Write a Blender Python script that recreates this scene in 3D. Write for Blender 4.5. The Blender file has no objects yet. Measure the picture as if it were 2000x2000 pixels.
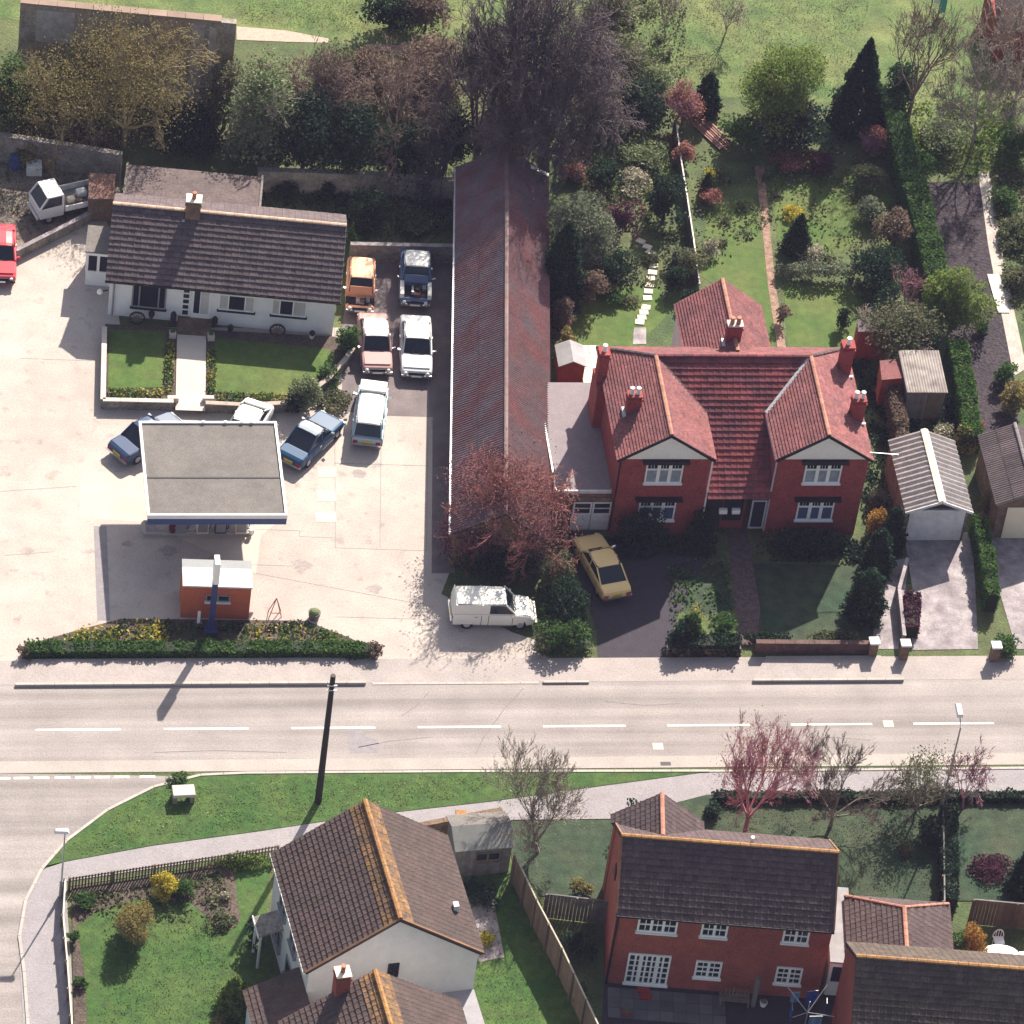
import bpy, math, random
import numpy as np
from mathutils import Vector, Matrix

# ---------------------------------------------------------------- camera, light, exposure
SC = bpy.context.scene
COL = SC.collection
FPX, PITCH, AZ, ROLL, DIST = 10000.0, math.radians(43), math.radians(12.4), math.radians(8.5), 255.0
_F = np.array([math.sin(AZ)*math.cos(PITCH), math.cos(AZ)*math.cos(PITCH), -math.sin(PITCH)])
_R0 = np.array([math.cos(AZ), -math.sin(AZ), 0.0]); _U0 = np.cross(_R0, _F)
_U = math.cos(ROLL)*_U0 - math.sin(ROLL)*_R0
_R = math.sin(ROLL)*_U0 + math.cos(ROLL)*_R0
_C = -_F*DIST
cam = bpy.data.objects.new('camera', bpy.data.cameras.new('camera'))
COL.objects.link(cam)
cam.data.sensor_width = 36; cam.data.lens = 36*FPX/2000
cam.data.clip_start = 1; cam.data.clip_end = 4000
cam.matrix_world = Matrix(((_R[0], _U[0], -_F[0], _C[0]), (_R[1], _U[1], -_F[1], _C[1]), (_R[2], _U[2], -_F[2], _C[2]), (0, 0, 0, 1)))
SC.camera = cam

SUN_DIR = Vector((0.57, 1.12, 1.0)).normalized()
world = bpy.data.worlds.new('World'); SC.world = world; world.use_nodes = True
wn = world.node_tree.nodes; wl = world.node_tree.links
bg = wn['Background']; sky = wn.new('ShaderNodeTexSky'); sky.sky_type = 'NISHITA'; sky.sun_disc = False
sky.sun_elevation = math.asin(SUN_DIR.z); sky.sun_rotation = math.atan2(SUN_DIR.x, SUN_DIR.y)
sky.air_density = 0.8; sky.dust_density = 2.2; sky.ozone_density = 0.6
hs = wn.new('ShaderNodeHueSaturation'); hs.inputs['Saturation'].default_value = 0.68     # thin high haze greys the skylight
wl.new(sky.outputs[0], hs.inputs['Color']); wl.new(hs.outputs[0], bg.inputs[0]); bg.inputs[1].default_value = 0.08
sl = bpy.data.lights.new('sun', 'SUN'); sl.energy = 5.0; sl.angle = math.radians(0.6); sl.color = (1.0, 0.905, 0.785)
so = bpy.data.objects.new('sun', sl); so.rotation_euler = SUN_DIR.to_track_quat('Z', 'Y').to_euler(); so.location = SUN_DIR*100
COL.objects.link(so)
SC.view_settings.view_transform = 'Standard'; SC.view_settings.look = 'None'
SC.view_settings.exposure = 1.16; SC.view_settings.gamma = 1; SC.view_settings.use_curve_mapping = False
SC.cycles.max_bounces = 6

ADDED_HAZE = 0.00009
# ---------------------------------------------------------------- helpers
def W(u, v, z=0.0):
    """survey point: where the ray of photo pixel (u, v) meets height z"""
    D = _F*FPX + _R*(u-1000) - _U*(v-1000)
    t = (z-_C[2])/D[2]
    p = _C + D*t
    return (float(p[0]), float(p[1]), float(z))
def WY(u, v, Y):
    D = _F*FPX + _R*(u-1000) - _U*(v-1000); t = (Y-_C[1])/D[1]; p = _C + D*t
    return tuple(float(x) for x in p)
def G(*pts): return [W(u, v)[:2] for u, v in pts]
def sub(a, b): return tuple(a[i]-b[i] for i in range(3))
def add(a, b): return tuple(a[i]+b[i] for i in range(3))
def mul(a, s): return tuple(a[i]*s for i in range(3))
def lerp(a, b, t): return tuple(a[i]+(b[i]-a[i])*t for i in range(len(a)))
def unit(a):
    l = math.sqrt(sum(x*x for x in a)) or 1; return tuple(x/l for x in a)
def cross(a, b): return (a[1]*b[2]-a[2]*b[1], a[2]*b[0]-a[0]*b[2], a[0]*b[1]-a[1]*b[0])

_M = {}
def mat(name, col, col2=None, rough=0.85, scale=1.5, var=0.12, fine=25.0, finev=0.12, bump=0.0, spec=0.3, metal=0.0,
        isl=0.0, patch=None, patch_scale=0.4, streak=None, spots=0):
    """principled material with large and fine value noise, optional second colour in patches, per-piece variation"""
    if name in _M: return _M[name]
    m = bpy.data.materials.new(name); m.use_nodes = True; _M[name] = m
    n = m.node_tree.nodes; l = m.node_tree.links; b = n['Principled BSDF']
    b.inputs['Roughness'].default_value = rough; b.inputs['Specular IOR Level'].default_value = spec
    b.inputs['Metallic'].default_value = metal
    geo = n.new('ShaderNodeNewGeometry')
    def noise(sc, det=3, vec=None):
        t = n.new('ShaderNodeTexNoise'); t.inputs['Scale'].default_value = sc; t.inputs['Detail'].default_value = det
        l.new(vec or geo.outputs['Position'], t.inputs['Vector']); return t.outputs['Fac']
    def ramp(f, lo, hi):
        r = n.new('ShaderNodeMapRange'); r.inputs[1].default_value = 0.3; r.inputs[2].default_value = 0.7
        r.inputs[3].default_value = lo; r.inputs[4].default_value = hi; l.new(f, r.inputs[0]); return r.outputs[0]
    def mixc(f, a, c):
        x = n.new('ShaderNodeMix'); x.data_type = 'RGBA'
        if isinstance(f, float): x.inputs[0].default_value = f
        else: l.new(f, x.inputs[0])
        for s, k in ((a, 6), (c, 7)):
            if isinstance(s, tuple): x.inputs[k].default_value = (*s[:3], 1)
            else: l.new(s, x.inputs[k])
        return x.outputs[2]
    def mulv(a, c):
        x = n.new('ShaderNodeMath'); x.operation = 'MULTIPLY'
        for s, k in ((a, 0), (c, 1)):
            if isinstance(s, float): x.inputs[k].default_value = s
            else: l.new(s, x.inputs[k])
        return x.outputs[0]
    c = tuple(col)
    if col2 and streak and len(streak) > 4:
        mp = n.new('ShaderNodeMapping'); mp.vector_type = 'TEXTURE'; mp.inputs['Rotation'].default_value = (0, 0, streak[0]); mp.inputs['Scale'].default_value = (1/streak[1], 1/streak[2], 1)
        l.new(geo.outputs['Position'], mp.inputs['Vector']); c = mixc(ramp(noise(1.0, 4, mp.outputs[0]), 0.0, 1.0), tuple(col), tuple(col2))
    elif col2:
        c = mixc(ramp(noise(patch_scale if patch is None else patch, 4), 0.0, 1.0), tuple(col), tuple(col2))
    v = ramp(noise(scale, 3), 1-var, 1+var)
    if finev: v = mulv(v, ramp(noise(fine, 2), 1-finev, 1+finev))
    if streak and not (col2 and len(streak) > 4):
        mp = n.new('ShaderNodeMapping'); mp.vector_type = 'TEXTURE'; mp.inputs['Rotation'].default_value = (0, 0, streak[0]); mp.inputs['Scale'].default_value = (1/streak[1], 1/streak[2], 1)
        l.new(geo.outputs['Position'], mp.inputs['Vector'])
        v = mulv(v, ramp(noise(1.0, 3, mp.outputs[0]), 1-streak[3], 1+streak[3]))
    if spots:
        r = n.new('ShaderNodeMapRange'); r.inputs[1].default_value = .60; r.inputs[2].default_value = .72; r.inputs[3].default_value = 1; r.inputs[4].default_value = 1-spots
        l.new(noise(1.3, 5), r.inputs[0]); v = mulv(v, r.outputs[0])
    if isl:
        oi = n.new('ShaderNodeObjectInfo')
        for s in (geo.outputs['Random Per Island'], oi.outputs['Random']):
            r = n.new('ShaderNodeMapRange'); r.inputs[3].default_value = 1-isl; r.inputs[4].default_value = 1+isl
            l.new(s, r.inputs[0]); v = mulv(v, r.outputs[0])
    h = n.new('ShaderNodeVectorMath'); h.operation = 'SCALE'
    if isinstance(c, tuple): h.inputs[0].default_value = c[:3]
    else: l.new(c, h.inputs[0])
    l.new(v, h.inputs['Scale']); l.new(h.outputs[0], b.inputs['Base Color'])
    if bump:
        bp = n.new('ShaderNodeBump'); bp.inputs['Strength'].default_value = bump; bp.inputs['Distance'].default_value = 0.05
        l.new(noise(fine, 3), bp.inputs['Height']); l.new(bp.outputs[0], b.inputs['Normal'])
    return m

def leafmat(name, a, b2, c, rough=0.7, spec=0.15):
    """three-colour foliage, chosen per leaf and drifting through the crown"""
    if name in _M: return _M[name]
    m = bpy.data.materials.new(name); m.use_nodes = True; _M[name] = m
    n = m.node_tree.nodes; l = m.node_tree.links; b = n['Principled BSDF']
    b.inputs['Roughness'].default_value = rough; b.inputs['Specular IOR Level'].default_value = spec
    geo = n.new('ShaderNodeNewGeometry'); t = n.new('ShaderNodeTexNoise'); t.inputs['Scale'].default_value = 1.1
    l.new(geo.outputs['Position'], t.inputs['Vector'])
    s = n.new('ShaderNodeMath'); s.operation = 'MULTIPLY_ADD'; l.new(t.outputs['Fac'], s.inputs[0]); s.inputs[1].default_value = 1.1
    l.new(geo.outputs['Random Per Island'], s.inputs[2])
    q = n.new('ShaderNodeMath'); q.operation = 'MULTIPLY'; l.new(s.outputs[0], q.inputs[0]); q.inputs[1].default_value = 0.48
    r = n.new('ShaderNodeValToRGB'); l.new(q.outputs[0], r.inputs[0]); e = r.color_ramp.elements
    e[0].position = 0.2; e[0].color = (*a, 1); e[1].position = 0.8; e[1].color = (*c, 1)
    x = e.new(0.5); x.color = (*b2, 1)
    l.new(r.outputs[0], b.inputs['Base Color'])
    tr = n.new('ShaderNodeBsdfTranslucent'); l.new(r.outputs[0], tr.inputs[0]); mx = n.new('ShaderNodeMixShader'); mx.inputs[0].default_value = 0.42
    l.new(b.outputs[0], mx.inputs[1]); l.new(tr.outputs[0], mx.inputs[2]); l.new(mx.outputs[0], n['Material Output'].inputs[0])
    return m

class MB:
    def __init__(s): s.v = []; s.f = []
    def poly(s, pts):
        k = len(s.v); s.v += [tuple(p) for p in pts]; s.f.append(tuple(range(k, k+len(pts)))); return s
    def prism(s, xy, z0, z1, bottom=True):
        if sum(xy[i][0]*xy[(i+1) % len(xy)][1]-xy[(i+1) % len(xy)][0]*xy[i][1] for i in range(len(xy))) < 0: xy = xy[::-1]
        k = len(s.v); n = len(xy)
        s.v += [(x, y, z0) for x, y in xy] + [(x, y, z1) for x, y in xy]
        s.f.append(tuple(range(k+n, k+2*n)))
        if bottom: s.f.append(tuple(range(k+n-1, k-1, -1)))
        for i in range(n):
            j = (i+1) % n; s.f.append((k+i, k+j, k+n+j, k+n+i))
        return s
    def box(s, x0, y0, z0, x1, y1, z1):
        return s.prism([(x0, y0), (x1, y0), (x1, y1), (x0, y1)], z0, z1)
    def hexa(s, a, b):
        """a: 4 lower points counter-clockwise seen from outside above, b: the 4 upper ones"""
        k = len(s.v); n = len(a); s.v += [tuple(p) for p in a] + [tuple(p) for p in b]
        s.f.append(tuple(range(k+n, k+2*n))); s.f.append(tuple(range(k+n-1, k-1, -1)))
        for i in range(n):
            j = (i+1) % n; s.f.append((k+i, k+j, k+n+j, k+n+i))
        return s
    def slab(s, pts, t):
        """flat polygon given thickness t downward along its normal (pts counter-clockwise from above)"""
        nrm = unit(cross(sub(pts[1], pts[0]), sub(pts[2], pts[0])))
        if nrm[2] < 0: pts = pts[::-1]; nrm = mul(nrm, -1)
        return s.hexa([sub(p, mul(nrm, t)) for p in pts], pts)
    def bar(s, a, b, w, h, up=(0, 0, 1)):
        d = unit(sub(b, a)); sd = unit(cross(d, up)); u = cross(sd, d)
        A = []; B = []
        for i, j in ((-1, -1), (1, -1), (1, 1), (-1, 1)):
            o = add(mul(sd, i*w/2), mul(u, j*h/2)); A.append(add(a, o)); B.append(add(b, o))
        return s.hexa(A, B)
    def tube(s, a, b, r0, r1=None, n=6, caps=True):
        r1 = r0 if r1 is None else r1
        d = unit(sub(b, a)); up = (0, 0, 1) if abs(d[2]) < 0.9 else (1, 0, 0)
        x = unit(cross(d, up)); y = cross(d, x); k = len(s.v)
        for c, r in ((a, r0), (b, r1)):
            for i in range(n):
                t = 2*math.pi*i/n; s.v.append(add(c, add(mul(x, r*math.cos(t)), mul(y, r*math.sin(t)))))
        for i in range(n):
            j = (i+1) % n; s.f.append((k+j, k+i, k+n+i, k+n+j))
        if caps: s.f.append(tuple(range(k, k+n))); s.f.append(tuple(range(k+2*n-1, k+n-1, -1)))
        return s
    def ball(s, c, rx, ry, rz, nu=10, nv=6):
        k = len(s.v)
        for j in range(1, nv):
            p = math.pi*j/nv
            for i in range(nu):
                t = 2*math.pi*i/nu; s.v.append((c[0]+rx*math.sin(p)*math.cos(t), c[1]+ry*math.sin(p)*math.sin(t), c[2]+rz*math.cos(p)))
        a = len(s.v); s.v += [(c[0], c[1], c[2]+rz), (c[0], c[1], c[2]-rz)]
        for j in range(nv-2):
            for i in range(nu):
                i2 = (i+1) % nu; s.f.append((k+j*nu+i, k+(j+1)*nu+i, k+(j+1)*nu+i2, k+j*nu+i2))
        for i in range(nu):
            i2 = (i+1) % nu; s.f.append((a, k+i, k+i2)); s.f.append((a+1, k+(nv-2)*nu+i2, k+(nv-2)*nu+i))
        return s
    def mesh(s, name, m, smooth=False):
        me = bpy.data.meshes.new(name); me.from_pydata(s.v, [], s.f)
        if m: me.materials.append(m)
        if smooth: me.polygons.foreach_set('use_smooth', [True]*len(me.polygons))
        me.update(); return me
    def build(s, name, m, parent=None, smooth=False, bevel=0, **tags):
        o = bpy.data.objects.new(name, s.mesh(name, m, smooth)); COL.objects.link(o)
        if parent: o.parent = parent
        if bevel:
            b = o.modifiers.new('bevel', 'BEVEL'); b.width = bevel; b.segments = 2; b.limit_method = 'ANGLE'
        for k, x in tags.items(): o[k] = x
        return o
def thing(name, label, cat, loc=(0, 0, 0), rz=0.0, group=None):
    o = bpy.data.objects.new(name, None); COL.objects.link(o); o.location = loc; o.rotation_euler = (0, 0, rz)
    o.empty_display_size = 0.3; o['label'] = label; o['category'] = cat
    if group: o['group'] = group
    return o
def to_local(T, p):
    x, y = p[0]-T.location.x, p[1]-T.location.y; a = -T.rotation_euler[2]
    return (x*math.cos(a)-y*math.sin(a), x*math.sin(a)+y*math.cos(a), p[2]-T.location.z)
def inst(me, name, parent, loc=(0, 0, 0), rot=None, scale=None):
    o = bpy.data.objects.new(name, me); COL.objects.link(o)
    if parent: o.parent = parent
    if rot is not None: o.rotation_mode = 'QUATERNION'; o.rotation_quaternion = rot
    o.location = loc
    if scale: o.scale = scale
    return o
def arr_mesh(name, V, F, m):
    """V (n,3), F (k,c) arrays"""
    me = bpy.data.meshes.new(name); k, c = F.shape
    me.vertices.add(len(V)); me.vertices.foreach_set('co', V.astype(np.float32).ravel())
    me.loops.add(k*c); me.loops.foreach_set('vertex_index', F.astype(np.int32).ravel())
    me.polygons.add(k); me.polygons.foreach_set('loop_start', np.arange(0, k*c, c, dtype=np.int32))
    me.materials.append(m); me.update(calc_edges=True); return me
def arr_obj(name, V, F, m, parent=None, **tags):
    o = bpy.data.objects.new(name, arr_mesh(name, V, F, m)); COL.objects.link(o)
    if parent: o.parent = parent
    for k, x in tags.items(): o[k] = x
    return o
def sheet(name, pts, z, m, kind='structure', parent=None, **tags):
    o = MB().poly([(x, y, z) for x, y in pts]).build(name, m, parent, **tags)
    if kind: o['kind'] = kind
    return o
def inpoly(x, y, P):
    x = np.asarray(x); r = np.zeros(x.shape, bool); n = len(P)
    for i in range(n):
        x0, y0 = P[i]; x1, y1 = P[(i+1) % n]
        c = ((y0 > y) != (y1 > y)) & (x < (x1-x0)*(y-y0)/((y1-y0) or 1e-9)+x0); r ^= c
    return r

# ---------------------------------------------------------------- materials
M = dict(
 rough_grass=mat('rough_grass', (.042, .074, .022), (.090, .102, .036), scale=.9, var=.3, fine=9, finev=.35, bump=.8, patch_scale=.25),
 field=mat('field_grass', (.052, .105, .022), (.125, .145, .045), scale=1.0, var=.28, fine=8, finev=.3, bump=.6, patch_scale=.35),
 lawn=mat('lawn', (.020, .071, .008), (.056, .094, .018), scale=2.2, var=.28, fine=14, finev=.3, bump=.5, patch_scale=.5),
 lawn_shaded=mat('lawn_shaded', (.012, .040, .017), (.040, .050, .024), scale=1.6, var=.32, fine=14, finev=.3, bump=.5, patch_scale=.4),  # darker lawn copy with shade put into its colour
 lawn_trim=mat('lawn_trim', (.045, .10, .012), (.09, .115, .026), scale=2, var=.2, fine=18, finev=.25, bump=.4),
 concrete=mat('forecourt_concrete', (.36, .31, .28), (.45, .395, .355), scale=.8, var=.08, fine=10, finev=.1, bump=.2, patch_scale=.12, rough=.9, spots=.24),
 concrete2=mat('pale_concrete', (.52, .45, .39), scale=1, var=.06, fine=12, finev=.05),
 conc_old=mat('old_concrete', (.20, .175, .185), (.34, .30, .31), scale=1.8, var=.25, fine=9, finev=.15, bump=.3, patch_scale=1.0),
 road=mat('asphalt_road', (.245, .218, .210), (.288, .258, .245), scale=.6, var=.06, fine=12, finev=.13, bump=.3, streak=(0, .025, 1.1, .24), rough=.9),
 roadpatch=mat('road_patch', (.235, .215, .225), scale=3, var=.1, fine=15, finev=.12),
 pave=mat('pavement_asphalt', (.35, .305, .285), (.30, .265, .255), scale=1.0, var=.08, fine=12, finev=.12, bump=.3, patch_scale=.3),
 pave2=mat('footpath_asphalt', (.26, .24, .25), scale=1.0, var=.08, fine=14, finev=.14, bump=.3),
 tarmac=mat('dark_tarmac', (.035, .03, .04), scale=2, var=.12, fine=16, finev=.2, bump=.3),
 kerb=mat('kerb_stone', (.38, .35, .32), var=.1),
 paint=mat('road_paint', (.80, .76, .66), scale=6, var=.05, fine=25, finev=.05),
 soil=mat('soil', (.062, .045, .04), (.09, .065, .05), scale=3, var=.3, fine=12, finev=.35, bump=1),
 plot=mat('dug_plot', (.020, .014, .021), (.036, .024, .031), scale=3, var=.4, fine=6, finev=.5, bump=1.5),
 yard=mat('yard_dirt', (.13, .105, .085), (.21, .17, .135), scale=1.5, var=.3, fine=8, finev=.3, bump=.8, patch_scale=.5),
 white=mat('white_render', (.80, .79, .76), scale=2, var=.04, fine=15, finev=.03),
 whitep=mat('white_paint', (.82, .81, .77), finev=0, var=.03, rough=.45),
 cream=mat('cream_paint', (.78, .68, .5), finev=.03, var=.04, rough=.5),
 grimy=mat('grimy_white', (.62, .62, .62), (.75, .73, .7), scale=3, var=.12, fine=15, finev=.08),
 brick_red=mat('red_brick', (.25, .042, .043), (.28, .064, .05), scale=2, var=.12, fine=14, finev=.28, bump=.3, patch_scale=.9),
 brick_or=mat('orange_red_brick', (.32, .082, .055), (.25, .066, .053), scale=2, var=.12, fine=14, finev=.28, bump=.3, patch_scale=.8),
 brick_kiosk=mat('kiosk_brick', (.46, .115, .05), (.38, .08, .045), scale=2, var=.08, fine=16, finev=.18),
 brick_old=mat('old_brick', (.2, .12, .08), (.12, .09, .06), scale=2, var=.3, fine=9, finev=.3, patch_scale=.6),
 tile_brown=mat('brown_concrete_tile', (.082, .064, .070), (.105, .08, .082), scale=2, var=.15, fine=9, finev=.25, isl=.16, patch_scale=.8, spots=.25),
 tile_dark=mat('dark_brown_tile', (.072, .05, .054), (.09, .062, .058), scale=2, var=.12, fine=9, finev=.25, isl=.2),
 tile_choc=mat('chocolate_tile', (.066, .047, .044), (.082, .054, .048), scale=1.5, var=.12, fine=9, finev=.22, isl=.12, patch_scale=.6),
 tile_clay=mat('red_clay_tile', (.215, .074, .072), (.155, .06, .065), scale=1.2, var=.18, fine=8, finev=.25, isl=.15, patch_scale=.8, spots=.3),
 tile_clay2=mat('red_pantile', (.21, .05, .05), (.12, .038, .048), scale=1.4, var=.2, fine=6, finev=.22, isl=.17, patch_scale=.9, spots=.3),
 moss=mat('orange_lichen_ridge', (.34, .185, .06), (.25, .125, .06), scale=3, var=.2, fine=10, finev=.25),
 ridge_clay=mat('clay_ridge', (.36, .17, .12), scale=3, var=.15, isl=.15),
 ridge_pale=mat('pale_ridge', (.5, .36, .26), scale=3, var=.2, isl=.12),
 lead=mat('lead_flashing', (.42, .43, .45), rough=.5, var=.15),
 felt=mat('mineral_felt', (.125, .115, .108), (.155, .142, .132), scale=2, var=.08, fine=14, finev=.22, bump=.2, patch_scale=.5),
 felt_pink=mat('pink_grey_felt', (.22, .185, .20), scale=2, var=.06, fine=16, finev=.12),
 asb_l=mat('purple_grey_sheet', (.14, .118, .132), (.155, .062, .062), scale=1.2, var=.12, fine=8, finev=.2, isl=.04, streak=(math.radians(38), .16, .95, .16, 1)),
 asb_r=mat('rusty_sheet', (.20, .082, .082), (.14, .108, .118), scale=1.2, var=.12, fine=8, finev=.2, isl=.04, streak=(math.radians(-48), .16, .9, .16, 1)),
 corr=mat('corrugated_cement', (.16, .145, .15), (.215, .195, .195), scale=3, var=.15, fine=9, finev=.2, isl=.06, patch_scale=1),
 glass=mat('window_glass', (.012, .018, .03), rough=.1, spec=.4, var=0.0, finev=0),
 glass_pale=mat('curtained_glass', (.26, .30, .34), rough=.25, spec=.5, var=.2, scale=4, finev=0),
 curtain=mat('net_curtain', (.5, .48, .45), rough=.6),
 black=mat('black_paint', (.012, .01, .012), rough=.6, var=.1),
 dwood=mat('dark_wood', (.035, .025, .022), rough=.8, var=.2),
 wood=mat('weathered_wood', (.16, .125, .095), scale=3, var=.2, isl=.2, fine=18, finev=.2),
 wood_grey=mat('grey_wood', (.15, .14, .135), scale=3, var=.2, isl=.18),
 fencew=mat('brown_fence', (.13, .095, .072), scale=3, var=.15, isl=.2),
 blue=mat('blue_paint', (.02, .035, .12), rough=.4, var=.05),
 fascia=mat('blue_fascia', (.05, .085, .2), rough=.4, var=.05),
 grey=mat('grey_panel', (.24, .25, .26), rough=.6, var=.05),
 chrome=mat('chrome', (.6, .6, .6), rough=.2, metal=.9, var=0, finev=0),
 tyre=mat('tyre', (.012, .012, .013), rough=.8),
 galv=mat('galvanised', (.45, .45, .47), rough=.4, metal=.3),
 stone=mat('grey_stone', (.17, .155, .14), (.24, .215, .18), scale=2, var=.25, fine=7, finev=.3, isl=.15, bump=.8),
 slab=mat('paving_slab', (.62, .56, .47), isl=.08, var=.06),
 slab_grey=mat('grey_slab', (.11, .105, .11), isl=.25, var=.12),
 bark=mat('bark', (.06, .05, .045), scale=4, var=.3),
 twig=mat('brown_twig', (.22, .155, .125), scale=1, var=.3, isl=.3),
 twig_dark=mat('dark_twig', (.10, .078, .082), scale=.5, var=.3, isl=.35),
 twig_pink=mat('pink_twig', (.40, .20, .24), scale=1, var=.25, isl=.3),
 twig_olive=mat('olive_twig', (.27, .22, .11), scale=.7, var=.3, isl=.35),
 twig_grey=mat('grey_twig', (.27, .23, .19), scale=1, var=.25, isl=.3),
 twig_red=mat('red_twig', (.32, .13, .11), scale=1, var=.3, isl=.35),
)
LF = dict(
 maroon=leafmat('leaf_maroon', (.10, .035, .045), (.22, .095, .10), (.34, .19, .17)),
 green=leafmat('leaf_green', (0.027, 0.068, 0.019), (0.061, 0.128, 0.034), (0.115, 0.189, 0.054)),
 dark=leafmat('leaf_dark', (0.009, 0.023, 0.017), (0.018, 0.044, 0.026), (0.036, 0.065, 0.034)),
 yew=leafmat('leaf_yew', (0.009, 0.025, 0.016), (0.017, 0.044, 0.023), (0.034, 0.063, 0.029)),
 lime=leafmat('leaf_lime', (0.081, 0.149, 0.027), (0.149, 0.216, 0.047), (0.230, 0.270, 0.068)),
 olive=leafmat('leaf_olive', (0.119, 0.119, 0.043), (0.221, 0.187, 0.068), (0.323, 0.255, 0.093)),
 grey=leafmat('leaf_grey', (0.080, 0.109, 0.065), (0.160, 0.189, 0.123), (0.290, 0.290, 0.203)),
 mix=leafmat('leaf_mixed', (0.042, 0.070, 0.035), (0.119, 0.140, 0.063), (0.238, 0.210, 0.140)),
 pale=leafmat('leaf_pale', (0.091, 0.143, 0.065), (0.182, 0.234, 0.104), (0.390, 0.390, 0.260)),
 brown=leafmat('leaf_brown', (0.088, 0.067, 0.056), (0.176, 0.128, 0.096), (0.272, 0.192, 0.144)),
 pink=leafmat('leaf_pink', (0.163, 0.062, 0.062), (0.312, 0.138, 0.112), (0.475, 0.250, 0.200)),
 purple=leafmat('leaf_purple', (0.044, 0.020, 0.037), (0.094, 0.031, 0.056), (0.150, 0.056, 0.075)),
 orange=leafmat('leaf_orange', (0.165, 0.099, 0.022), (0.308, 0.165, 0.033), (0.462, 0.286, 0.066)),
 yellow=leafmat('leaf_yellow', (0.132, 0.154, 0.022), (0.462, 0.374, 0.044), (0.682, 0.550, 0.099)),
 white=leafmat('leaf_white', (0.088, 0.110, 0.055), (0.330, 0.308, 0.220), (0.660, 0.616, 0.506)),
 hedge=leafmat('leaf_hedge', (0.025, 0.075, 0.015), (0.062, 0.138, 0.027), (0.112, 0.188, 0.044)),
)

# ---------------------------------------------------------------- ground, road, pavements
SHEETS = [0.0]
g = MB().poly([(-400, -400, 0), (400, -400, 0), (400, 400, 0), (-400, 400, 0)]).build('ground', M['rough_grass'], kind='structure')
RY0, RY1 = -17.6, -11.85
road = sheet('road', [(-300, RY0), (300, RY0), (300, RY1), (-300, RY1)], .012, M['road'])
forecourt = sheet('forecourt', G((-600, 620), (0, 512), (207, 410), (235, 640), (690, 640), (690, 490), (900, 490), (895, 700), (885, 1100), (862, 1160), (1000, 1235), (1045, 1250), (1075, 1294), (-600, 1294)), .008, M['concrete'])
yard = sheet('dirt_yard', G((-600, 300), (0, 300), (235, 330), (240, 400), (207, 408), (0, 510), (-600, 620)), .012, M['yard'])
field = sheet('field', [(-60, 41), W(462, 60)[:2], W(640, 80)[:2], W(820, 110)[:2], W(960, 60)[:2], W(1010, -40)[:2], (0, 150), (-60, 150)], .004, M['field'])
field2 = sheet('orchard_grass', G((1180, -60), (1160, 60), (1290, 160), (1420, 190), (1620, 200), (1720, 170), (1900, 350), (1990, 200), (1900, -60)), .004, M['field'])
npave = sheet('north_pavement', [(-300, -10.25), (300, -10.25), (300, RY1), (-300, RY1)], .016, M['pave'])
def raised(name, x0, x1, y0, y1, m, parts=True):
    e = 0.9
    o = MB().prism([(x0, y0), (x1, y0), (x1-e, y1), (x0+e, y1)] if y1 > y0 else [(x0, y0), (x1, y0), (x1, y1), (x0, y1)], .017, .13).build(name, m, kind='structure')
    return o
def kerb_run(name, pts, w=.14, h=.14, stone=.95):
    """row of kerb stones along a polyline; each stone is a part"""
    k = bpy.data.objects.new(name, None); COL.objects.link(k); k['kind'] = 'structure'
    me = MB().box(0, -w/2, 0.0, stone-.015, w/2, h).mesh('kerb_stone', M['kerb'])
    for a, b in zip(pts[:-1], pts[1:]):
        L = math.dist(a, b); n = max(1, round(L/stone)); ang = math.atan2(b[1]-a[1], b[0]-a[0])
        for i in range(n):
            p = lerp(a, b, i/n); o = inst(me, 'kerb_stone', k, (p[0], p[1], 0.02)); o.rotation_euler = (0, 0, ang); o.rotation_mode = 'XYZ'; o.scale = (L/n/stone, 1, 1)
    return k
xa, xb = W(30, 1340)[0], W(715, 1338)[0]
raised('raised_pavement', xa, xb, RY1, -10.25, M['pave'])
kerb_run('pavement_kerb', [(xa, RY1-.07), (xb, RY1-.07)])
xc, xd = W(1470, 1330)[0], W(1765, 1330)[0]
raised('raised_pavement', xc, xd, RY1, -10.3, M['pave'])
kerb_run('pavement_kerb', [(xc, RY1-.07), (xd, RY1-.07)])
xe, xf = W(1060, 1330)[0], W(1150, 1330)[0]
kerb_run('pavement_kerb', [(xe, RY1-.07), (xf, RY1-.07)], h=.09)
kerb_run('pavement_kerb', [(xb+.3, RY1-.07), (xe-.2, RY1-.07)], h=.012)
rs_ = random.Random(9); om = mat('oil_stain', (.28, .24, .23), (.33, .285, .27), scale=3, var=.15, fine=14, finev=.15, patch_scale=2)
for u, v, r in ((330, 1075, .5), (420, 1090, .35), (250, 1062, .3), (700, 925, .45), (590, 1105, .5), (730, 1150, .4)):
    c = W(u, v); pts = [(c[0]+r*(.6+rs_.random()*.6)*math.cos(t), c[1]+r*(.5+rs_.random()*.5)*math.sin(t)) for t in [2*math.pi*i/14 for i in range(14)]]
    sheet('oil_stain', pts, .0118, om, kind=None, parent=forecourt)
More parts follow.
